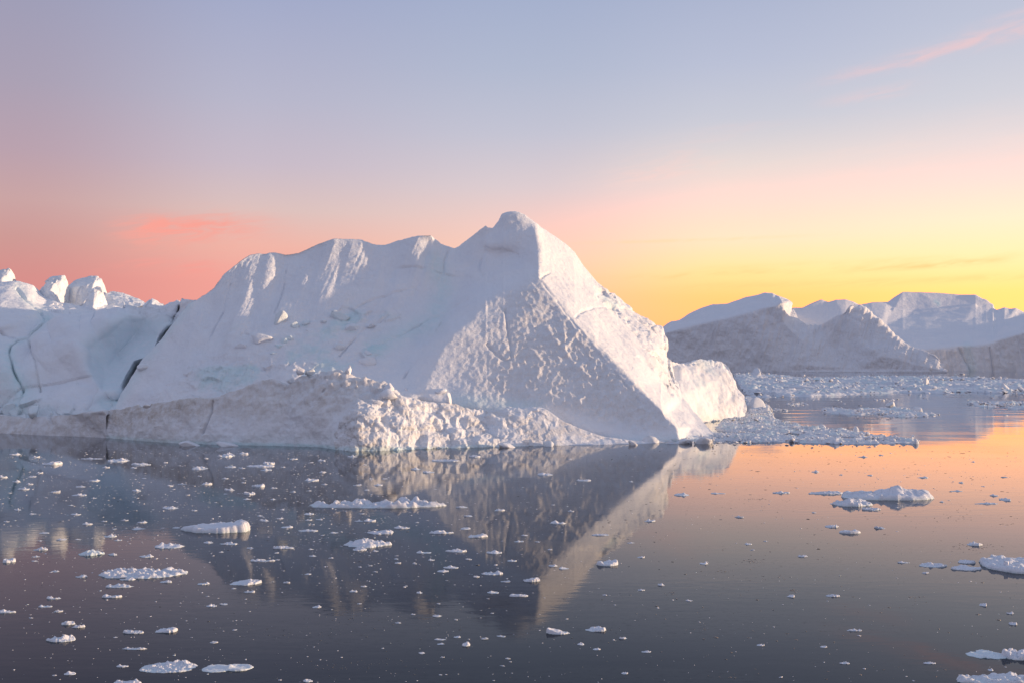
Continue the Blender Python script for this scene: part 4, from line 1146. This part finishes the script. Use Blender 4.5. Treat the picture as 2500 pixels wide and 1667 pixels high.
MED = [  # x0, x1, y_top, y_bottom
    (539, 580, 1319, 1329), (303, 350, 1534, 1546), (301, 357, 1576, 1585), (284, 313, 1619, 1628), (155, 185, 1634, 1647),
    (258, 326, 1421, 1434), (249, 296, 1447, 1459), (114, 148, 1452, 1462), (94, 127, 1473, 1482), (-6, 37, 1484, 1496), (150, 182, 1511, 1525), (176, 206, 1521, 1532),
    (82, 116, 1332, 1343), (9, 36, 1359, 1373), (183, 213, 1400, 1409), (294, 331, 1406, 1416), (389, 419, 1413, 1422), (481, 511, 1417, 1427), (595, 623, 1438, 1446),
    (504, 528, 1470, 1481), (612, 668, 1361, 1370), (535, 571, 1100, 1116), (105, 150, 1122, 1135), (268, 314, 1114, 1127), (200, 251, 1115, 1120), (400, 434, 1232, 1242),
    (176, 210, 1202, 1210), (472, 505, 1134, 1146), (618, 646, 1178, 1189), (595, 623, 1196, 1207), (255, 283, 1299, 1311), (339, 376, 1349, 1360), (668, 700, 1329, 1339), (320, 367, 1126, 1135),
    (961, 1000, 1280, 1290), (1047, 1105, 1291, 1302), (1140, 1185, 1299, 1312), (1088, 1137, 1335, 1347), (1187, 1225, 1339, 1351), (1015, 1054, 1341, 1350), (1084, 1120, 1377, 1387), (1066, 1095, 1387, 1396),
    (1191, 1219, 1439, 1448), (1127, 1148, 1561, 1577), (745, 777, 1164, 1174), (686, 715, 1280, 1288), (727, 775, 1289, 1297), (890, 918, 1263, 1273), (742, 766, 1248, 1256), (667, 717, 1329, 1339),
    (1146, 1172, 1108, 1116), (1032, 1060, 1147, 1154), (1313, 1350, 1151, 1160), (1238, 1262, 1363, 1370), (1646, 1684, 1199, 1210), (1346, 1382, 1267, 1279), (1442, 1484, 1300, 1307),
    (1574, 1600, 1264, 1273), (1886, 1928, 1196, 1204), (1364, 1388, 1380, 1389), (1734, 1770, 1200, 1205), (1408, 1442, 1167, 1174), (1818, 1836, 1322, 1329), (1556, 1574, 1355, 1361), (1708, 1728, 1367, 1377),
    (1606, 1622, 1421, 1429), (1556, 1574, 1436, 1441), (1512, 1530, 1552, 1559), (1410, 1426, 1566, 1574), (1448, 1466, 1580, 1586), (1518, 1533, 1638, 1645), (1848, 1866, 1570, 1576), (1922, 1940, 1449, 1457),
    (2192, 2220, 1367, 1374), (2320, 2350, 1194, 1199), (2380, 2436, 1224, 1230), (2442, 2464, 1211, 1222), (2418, 2436, 1203, 1211), (2016, 2050, 1448, 1456), (2392, 2408, 1468, 1479), (2464, 2482, 1515, 1525),
    (2458, 2474, 1490, 1498), (2412, 2424, 1629, 1637), (2068, 2104, 1532, 1540), (2050, 2074, 1615, 1620), (2254, 2286, 1614, 1620), (2002, 2018, 1575, 1580), (1948, 1972, 1352, 1359), (2250, 2268, 1393, 1399),
    (1566, 1590, 1586, 1592), (1060, 1088, 1557, 1562), (1066, 1084, 1567, 1573), (1022, 1036, 1590, 1595), (1016, 1032, 1440, 1448), (1108, 1124, 1550, 1556), (740, 762, 1655, 1664),
]

def place_floe(x0, x1, yt, yb, phi, kw, seed, big):
    Yn = float(water_Y(yb))                       # near edge touches the water here
    hp = (yb - yt)
    Yf = float(water_Y(yb - phi * hp))
    b = max((Yf - Yn) / 2, 0.10)
    Yc = Yn + b
    a = (x1 - x0) / FPX * Yc / 2
    b = min(b, a * 1.5)
    h = max((1 - phi) * hp / FPX * Yc, 0.05)
    wpx = x1 - x0
    if big and wpx > 90:
        na, nr = 220, 46
    elif big:
        na, nr = 110, 28
    else:
        na, nr = 56, 16
    me = floe_mesh(a, b, h, seed, na, nr, **kw)
    o = bpy.data.objects.new("ice_floe" if wpx > 40 else "ice_chunk", me)
    me.name = o.name
    COL.objects.link(o)
    o.location = ((x0 + x1 - 2500) / 2 / FPX * Yc, Yc, 0)
    return o

LAND = []
for k, (x0, x1, yt, yb, phi, kw, lab, short) in enumerate(BIG):
    o = place_floe(x0, x1, yt, yb, phi, kw, 600 + k * 11, True)
    setp(o, lab, "ice floe", "large ice floes on the water")
    if short:
        LAND.append(((x0 + x1) / 2, yb, (x1 - x0) / 2, short))

def nearest_land(x, y):
    best = sorted(((math.hypot(max(abs(x - lx) - lw * 0.6, 0), (y - ly) * 2.2), lx, ly, lw, s) for lx, ly, lw, s in LAND))[0]
    d_, lx, ly, lw, s = best
    if abs(x - lx) > lw + 4 and abs(x - lx) > abs(y - ly) * 1.3:
        return ("left of " if x < lx else "right of ") + s, s
    return ("behind " if y < ly else "in front of ") + s, s

ORD = ["nearest", "second nearest", "third nearest", "fourth nearest", "fifth nearest", "sixth nearest", "seventh nearest", "eighth nearest", "ninth nearest", "tenth nearest"]
med_objs = []
for k, (x0, x1, yt, yb) in enumerate(MED):
    rng = random.Random(900 + k)
    asp = (x1 - x0) / max(yb - yt, 1)
    kw = dict(rubble=rng.uniform(.35, .8), skew=rng.uniform(-.6, .6), lobes=rng.uniform(.1, .2), knobs=[(rng.uniform(-.6, .6), 0, rng.uniform(.2, .35), rng.uniform(.2, 1.1))])
    o = place_floe(x0, x1, yt, yb, rng.uniform(.3, .45), kw, 2000 + k * 7, False)
    rel, s = nearest_land((x0 + x1) / 2, yb)
    shape = "thin flat sliver of ice" if asp > 6 else ("low elongated ice chunk" if asp > 3.6 else ("stubby upright ice chunk" if asp < 2.1 else "small lumpy ice chunk"))
    med_objs.append((o, shape, rel, s, x0, yb))
keyed = {}
for t in med_objs:
    keyed.setdefault((t[1], t[2]), []).append(t)
for (shape, rel), lst in keyed.items():
    lx, ly = [(a, b) for a, b, c, s in LAND if s == lst[0][3]][0]
    lst.sort(key=lambda t: math.hypot(t[4] - lx, t[5] - ly))
    for i, t in enumerate(lst):
        if len(lst) == 1:
            lab = f"{shape} {rel}"
        else:
            lab = f"{shape} {rel}, {ORD[i]} of {len(lst)}" if i < len(ORD) else f"{shape} {rel}"
        setp(t[0], lab, "ice chunk", "middle-sized ice chunks on the water")

# the chunk lying on top of the round-edged pan
pv, pf = block_mesh("ice_chunk", (0.22, 0.2, 0.22), 77)
oc = link_mesh("ice_chunk", pv, pf, MAT_FLOE, attrs={'dirt_shade': np.zeros(len(pv)), 'blue': np.zeros(len(pv))})
oc.location = W(2457, 1374, float(water_Y(1390)))
setp(oc, "pinkish chunk lying on top of the big round-edged pan", "ice chunk")

# ---- small crumbs one can still count: copies of twelve prototypes
protos = []
for k in range(12):
    rng = random.Random(50 + k)
    protos.append(floe_mesh(1.0, 0.62, 0.55, 3000 + 13 * k, 22, 9, rubble=rng.uniform(.4, .9), skew=rng.uniform(-.6, .6), lobes=.22, knobs=[(rng.uniform(-.5, .5), 0, .3, rng.uniform(.3, 1.4))]))
for m_ in protos:
    m_.name = "ice_crumb"
occupied = [(x0, x1, yt, yb) for x0, x1, yt, yb, *_ in BIG] + list(MED)

def free(x, y, r):
    for x0, x1, yt, yb in occupied:
        if x0 - r - 3 < x < x1 + r + 3 and yt - 6 < y < yb + 6:
            return False
    return True

def shore(x):
    return np.interp(x, [0, 265, 460, 850, 900, 1100, 1400, 1640, 1750, 2250, 2500], [1062, 1072, 1090, 1104, 1106, 1098, 1092, 1086, 1092, 1094, 1094])

def density(x, y):
    d_ = 0.0
    if x < 950:
        d_ += 1.0 * math.exp(-max(0, y - 1160) / 120.0)
    d_ += 0.55 * math.exp(-((x - 620) / 380) ** 2 - ((y - 1270) / 110) ** 2)
    d_ += 0.30 * math.exp(-((x - 1130) / 260) ** 2 - ((y - 1330) / 110) ** 2)
    d_ *= 0.25 + 1.6 * max(0.0, 0.5 + 0.9 * float(fbm(np.array([[x * 0.006 + y * 0.004, y * 0.022, 3.3]], np.float32), 3, seed=881)[0]))
    d_ += 0.07 if x < 1500 else 0.04
    d_ += 0.35 * math.exp(-((x - 2250) / 260) ** 2 - ((y - 1170) / 60) ** 2)
    return d_

REGION = [
    (lambda x, y: x > 1640 and y < 1260, "tiny dark-sided ice crumb on the orange water around the big lavender floe"),
    (lambda x, y: x > 1640, "tiny ice crumb on the open dull orange water in the lower right"),
    (lambda x, y: x > 1230 and y > 1430, "tiny ice crumb on the dark lower water around the white wedge floe"),
    (lambda x, y: x > 1230, "tiny ice crumb beside the bright streak reflected from the sunlit face"),
    (lambda x, y: y < 1200 and x < 720, "tiny ice crumb strewn close under the dirty ice wall, left part"),
    (lambda x, y: y < 1260, "tiny ice crumb around the longest rubbly floe"),
    (lambda x, y: y < 1400 and x < 720, "tiny ice crumb around the white slanted floe and long flat pan"),
    (lambda x, y: y < 1440, "tiny ice crumb on dark water around the rough heaped floe"),
    (lambda x, y: x < 720, "tiny ice crumb on the dark lower left water by the grey pitted floe"),
    (lambda x, y: True, "tiny ice crumb on the darkest lower water left of the reflected streak"),
]
rng = random.Random(5)
count = 0
n_named = 296 - len(BIG) - len(MED) - 1
while count < n_named:
    x, y = rng.uniform(2, 2495), rng.uniform(1105, 1660)
    if y < shore(x) + 10 or rng.random() > density(x, y):
        continue
    w_ = rng.choice([11, 12, 13, 14, 16, 18, 20, 23, 26])
    if y > 1450:
        w_ *= 0.85
    if not free(x, y, w_ / 2):
        continue
    occupied.append((x - w_ / 2, x + w_ / 2, y - 3, y + 3))
    me = rng.choice(protos)
    o = bpy.data.objects.new("ice_crumb", me)
    COL.objects.link(o)
    Yc = float(water_Y(y))
    s = w_ / FPX * Yc / 2
    o.location = ((x - 1250) / FPX * Yc, Yc, 0)
    o.scale = (s, s * rng.uniform(0.8, 1.3), s * rng.uniform(0.45, 0.95))
    o.rotation_euler = (0, 0, rng.uniform(-0.5, 0.5) + (math.pi if rng.random() < .5 else 0))
    lab = [l for f_, l in REGION if f_(x, y)][0]
    setp(o, lab, "ice chunk", lab.replace("tiny ice crumb", "ice crumbs").replace("tiny dark-sided ice crumb", "ice crumbs"))
    count += 1

# ---- merged masses of ice too many to count
_vs = {}
def rock_variant(k, sub=1):
    if (k, sub) not in _vs:
        _vs[(k, sub)] = block_mesh("r", (1.25, 0.8 + 0.1 * (k % 4), 0.75 + 0.12 * (k % 5)), 5000 + k, cuts=13, sub=sub, rough=0.10, lo=0.28, hi=0.75)
    return _vs[(k, sub)]

def heap(name, items, mat, label, flat=None, dirt_shade=0.0, blue=0.0, sub=1, cat="brash ice"):
    V, F, n, B = [], [], 0, []
    r_ = random.Random(len(items))
    for (x, y, z, sx, sy, sz) in items:
        v, f = rock_variant(r_.randrange(14), sub)
        a_ = r_.uniform(0, 6.283)
        ca, sa = math.cos(a_), math.sin(a_)
        q_ = np.stack([(v[:, 0] * ca - v[:, 1] * sa) * sx + x, (v[:, 0] * sa + v[:, 1] * ca) * sy + y, v[:, 2] * sz + z], 1)
        V.append(q_)
        F.append(f + n)
        n += len(v)
        B.append(np.full(len(v), max(0.0, blue + (0.55 if r_.random() < 0.07 else 0.0))))
    V, F, B = np.concatenate(V), np.concatenate(F), np.concatenate(B)
    o = link_mesh(name, V, F, mat, attrs={'dirt_shade': np.full(len(V), dirt_shade), 'blue': B}, smooth=False)
    setp(o, label, cat, None, 'stuff')
    return o

# crumbs
rng = random.Random(11)
it = []
while len(it) < 3600:
    x, y = rng.uniform(-60, 2560), 1090 + 575 * rng.random() ** 1.25
    if y < shore(min(max(x, 0), 2500)) + 3 or rng.random() > density(x, y) * 0.9 + 0.05:
        continue
    Yc = float(water_Y(y))
    w_ = min(14.0, 3.0 + rng.expovariate(0.42))
    s = w_ / FPX * Yc / 2
    it.append(((x - 1250) / FPX * Yc, Yc, 0.0, s, s * rng.uniform(.5, 1.2), min(s, 0.12) * rng.uniform(.08, .45)))
heap("ice_crumbs", it, MAT_FLOE, "fine white ice crumbs sprinkled over the whole water surface")

# dark glassy slush specks
rng = random.Random(12)
it = []
def slush(x, y, wpx):
    Yc = float(water_Y(y))
    s = wpx / FPX * Yc / 2
    it.append(((x - 1250) / FPX * Yc, Yc, 0.0, s, s * rng.uniform(.7, 1.6), min(s * 0.12, 0.02)))
for cx, cy, rw, rh, n in ((1840, 1217, 26, 2.5, 26), (1840, 1368, 32, 5, 40), (2380, 1335, 75, 9, 60), (1760, 1395, 30, 3, 12), (1935, 1441, 14, 3, 16), (1716, 1534, 18, 4, 14), (2325, 1262, 55, 6, 24), (2455, 1279, 16, 2, 12),
                          (850, 1495, 110, 18, 55), (1000, 1510, 140, 22, 60), (760, 1550, 130, 16, 55), (900, 1615, 160, 10, 60), (820, 1630, 130, 6, 40), (580, 1530, 160, 14, 30), (795, 1441, 20, 4, 16), (870, 1371, 20, 3, 10), (1120, 1500, 120, 30, 40),
                          (1520, 1313, 30, 3, 12), (1640, 1447, 16, 3, 10), (2240, 1457, 30, 4, 14), (1900, 1410, 60, 6, 16)):
    for _ in range(n):
        slush(cx + rng.gauss(0, rw * .55), cy + rng.gauss(0, rh * .6), rng.uniform(2.0, 8.5))
while len(it) < 1900:
    x, y = rng.uniform(1480, 2540), 1100 + 560 * rng.random() ** 1.7
    if rng.random() < 0.3:
        x, y = rng.uniform(0, 1500), rng.uniform(1150, 1660)
    if free(x, y, 4):
        slush(x, y, min(15.0, 2.0 + rng.expovariate(0.33)))
heap("slush_ice", it, MAT_CLEAR, "dark glassy slush flecks scattered over the calm water", cat="slush")

# brash fields
def scatter(poly, n, smin, smax, hscale, seed, lift=0.0, pile=None):
    r_ = random.Random(seed)
    xs, ys = [p_[0] for p_ in poly], [p_[1] for p_ in poly]
    # sample evenly on the water, not in the picture
    Y0, Y1 = float(water_Y(max(ys))), float(water_Y(min(ys)))
    res = []
    tries = 0
    while len(res) < n and tries < n * 60:
        tries += 1
        Yc = r_.uniform(Y0, Y1)
        py = YH + FPX * CAM_H / Yc
        px = r_.uniform(min(xs), max(xs))
        if r_.random() > Yc / Y1:
            continue
        if not inside(np.array([[px, py]]), poly)[0]:
            continue
        s = smin + (smax - smin) * r_.random() ** 3.0
        z = 0.0
        if pile:
            z = pile * max(0.0, 0.5 + float(vnoise(np.array([[px * 0.03, py * 0.10, seed]]), seed)[0])) * r_.random()
        s = s * (1.3 if r_.random() < 0.04 else 1.0)
        res.append(((px - 1250) / FPX * Yc, Yc, z, s, s * r_.uniform(.7, 1.2), s * hscale * r_.uniform(.5, 1.1)))
    return res

FRINGE = [(1600, 1082), (1690, 1074), (1745, 1055), (1752, 1030), (1800, 1022), (1830, 1000), (1810, 975), (1815, 966), (1850, 975), (1884, 992), (1885, 1006), (1890, 1020), (1940, 1034), (1990, 1046), (2060, 1050), (2150, 1062), (2244, 1074), (2244, 1081), (2100, 1084), (1960, 1081), (1850, 1081), (1720, 1084)]
heap("brash_ice", scatter(FRINGE, 1500, 0.08, 0.62, 0.75, 21, pile=0.6), MAT_BRASH, "broken brash ice fringing the right foot of the largest iceberg", sub=2)
FIELD = [(1790, 916), (1830, 912), (1900, 917), (2000, 922), (2100, 921), (2200, 921), (2260, 918), (2330, 922), (2420, 924), (2560, 922), (2560, 962), (2450, 959), (2300, 960), (2200, 958), (2100, 962), (1980, 968), (1860, 970), (1820, 968)]
heap("brash_ice", scatter(FIELD, 2600, 0.2, 1.5, 0.7, 22, pile=1.2), MAT_BRASH, "wide dense belt of brash ice across the right middle distance", sub=2)
BAND = [(2000, 1000), (2040, 996), (2090, 1002), (2150, 996), (2200, 998), (2240, 1006), (2296, 1010), (2280, 1016), (2200, 1017), (2100, 1013), (2020, 1008)]
heap("brash_ice", scatter(BAND, 420, 0.08, 0.55, 0.8, 23, pile=0.7), MAT_BRASH, "narrow isolated strip of brash ice between the wide belt and the fringe", sub=2)
BAND2 = [(2355, 984), (2420, 980), (2560, 982), (2560, 1002), (2450, 998), (2390, 992)]
heap("brash_ice", scatter(BAND2, 420, 0.08, 0.55, 0.8, 24, pile=0.6), MAT_BRASH, "strip of brash ice reaching in from the right frame edge", sub=2)
LOOSE = [(1760, 975), (1900, 972), (2300, 965), (2560, 968), (2560, 1020), (2300, 1030), (2000, 1030), (1900, 1000)]
heap("brash_ice", scatter(LOOSE, 90, 0.2, 1.0, 0.4, 25) + scatter([(1920, 985), (1960, 981), (1975, 988), (1930, 991)], 50, 0.3, 1.0, .6, 26) + scatter([(2130, 975), (2190, 973), (2190, 977), (2130, 978)], 40, .3, 1.0, .5, 27) + scatter([(1880, 997), (1920, 998), (1920, 1004), (1890, 1003)], 40, .3, .9, .5, 28)
     + scatter([(1930, 914), (2500, 912), (2500, 916), (1930, 917)], 40, 0.5, 2.2, 0.3, 29), MAT_BRASH, "loose scattered brash pieces drifting between the belts", sub=1)

def brash_sheet(label, poly, cell, s1, s2, hgt, seed, soft=6.0, gap=-0.1):
    xs, ys = [p_[0] for p_ in poly], [p_[1] for p_ in poly]
    Y0, Y1 = float(water_Y(max(ys) + 3)), float(water_Y(min(ys) - 3))
    X0, X1 = (min(xs) - 1250 - 6) / FPX * Y1, (max(xs) - 1250 + 6) / FPX * Y1
    X0 = min(X0, (min(xs) - 1256) / FPX * Y0)
    gx, gy = np.meshgrid(np.arange(X0, X1, cell), np.arange(Y0, Y1, cell * 1.5))
    sh = gx.shape
    P_ = np.stack([gx.ravel(), gy.ravel(), np.full(gx.size, seed * 1.3)], 1).astype(np.float32)
    jit = np.random.default_rng(seed).uniform(-.35, .35, (len(P_), 2)) * cell
    P_[:, 0] += jit[:, 0]
    P_[:, 1] += jit[:, 1]
    im = np.stack([P_[:, 0] / P_[:, 1] * FPX + 1250, YH + FPX * CAM_H / P_[:, 1]], 1).astype(np.float32)
    im_s = im * np.array([0.22, 1.0], np.float32)
    m_ = pmask(im_s, [(a * 0.22, b) for a, b in poly], soft * 0.35)
    w_ = P_ + 0.3 * s1 * np.stack([fbm(P_ / s1, 2, seed=seed + k) for k in range(3)], 1)
    a1, a2, ac = worley(w_ / s1 * np.array([1, 1, 0], np.float32), seed)
    b1, b2, bc = worley(w_ / s2 * np.array([1, 1, 0], np.float32), seed + 30)
    c1, c2, cc = worley(w_ / (s2 * 0.45) * np.array([1, 1, 0], np.float32), seed + 60)
    broad = 0.5 + 0.5 * fbm(P_ / (s1 * 5), 3, seed=seed + 9)
    h_ = hgt * broad * (0.65 * (ac ** 2) * (1 - 0.7 * a1) + 0.60 * (bc ** 1.5) * (1 - 0.8 * b1) + 0.55 * (1 - c1) * cc)
    z = (h_ + gap * hgt) * m_ - (1 - m_) * 0.5 * hgt - 0.02
    z = np.where(fbm(P_ / (s1 * 3), 3, seed=seed + 4) < -0.15, z - 0.3 * hgt, z)
    V = np.column_stack([P_[:, :2], z])
    ii = np.arange(len(V)).reshape(sh)
    F = np.stack([ii[:-1, :-1], ii[:-1, 1:], ii[1:, 1:], ii[1:, :-1]], -1).reshape(-1, 4)
    F = F[(z[F] > -0.10 * hgt).any(1)]
    u_, inv = np.unique(F, return_inverse=True)
    rb = np.where((bc > 0.93) | (ac > 0.95), 0.5, 0.05)
    o = link_mesh("brash_ice", V[u_], inv.reshape(-1, 4), MAT_BRASH, attrs={'dirt_shade': np.zeros(len(u_)), 'blue': rb[u_]}, smooth=False)
    return setp(o, label, "brash ice", None, 'stuff')
brash_sheet("packed crushed ice lying between the pieces of the fringe at the right foot", FRINGE, 0.16, 1.5, 0.7, 1.25, 71, gap=-0.01)
brash_sheet("packed crushed ice filling the wide belt in the right middle distance", FIELD, 0.5, 4.0, 1.9, 2.6, 72, gap=-0.01)
brash_sheet("packed crushed ice of the narrow isolated strip", BAND, 0.24, 2.0, 0.9, 1.4, 73, soft=4, gap=-0.01)
brash_sheet("packed crushed ice of the strip at the right frame edge", BAND2, 0.24, 2.0, 0.9, 1.3, 74, soft=4, gap=-0.01)

# a few larger pieces that stand out of the belts
OUT = [(1848, 911, 30, 20, "block standing out at the left tip of the wide brash belt"), (1950, 944, 88, 14, "sunlit flat slab at the left of the wide brash belt"),
       (2040, 929, 18, 12, "pale block standing up in the belt under the far twin peaks"), (2258, 934, 24, 18, "rounded block rising from the middle of the wide brash belt"), (2452, 943, 22, 26, "tallest upright block in the brash belt near the right edge"),
       (2176, 986, 28, 12, "small block behind the narrow brash strip"), (2210, 998, 16, 14, "left one of two knobs on the narrow brash strip"), (2240, 998, 20, 18, "right one of two knobs on the narrow brash strip"),
       (2002, 1042, 26, 12, "block at the far edge of the brash fringe beneath the sunlit shoulder"), (2088, 1050, 18, 16, "pointed block on the crest of the brash fringe"), (1868, 1000, 40, 22, "cream boulder floating off the sunlit shoulder's foot"), (1845, 986, 44, 26, "larger cream boulder against the sunlit shoulder's foot"),
       (2232, 1077, 20, 12, "last knob at the right tip of the brash fringe")]
for k, (bx, by, w_, h_, lab) in enumerate(OUT):
    Yb = float(water_Y(by + h_ * 0.45))
    sx, sz = w_ / FPX * Yb / 2, h_ / FPX * Yb / 2
    v, f = block_mesh("ice_block", (sx * 1.15, sx * 0.9, sz * 2.2), 800 + k, cuts=11, sub=3, rough=0.10)
    o = link_mesh("ice_block", v, f, MAT_BRASH, attrs={'dirt_shade': np.zeros(len(v)), 'blue': np.full(len(v), 0.08)})
    o.location = W(bx, by + h_ * 0.40, Yb)
    setp(o, lab, "ice block", "blocks standing out of the brash ice")
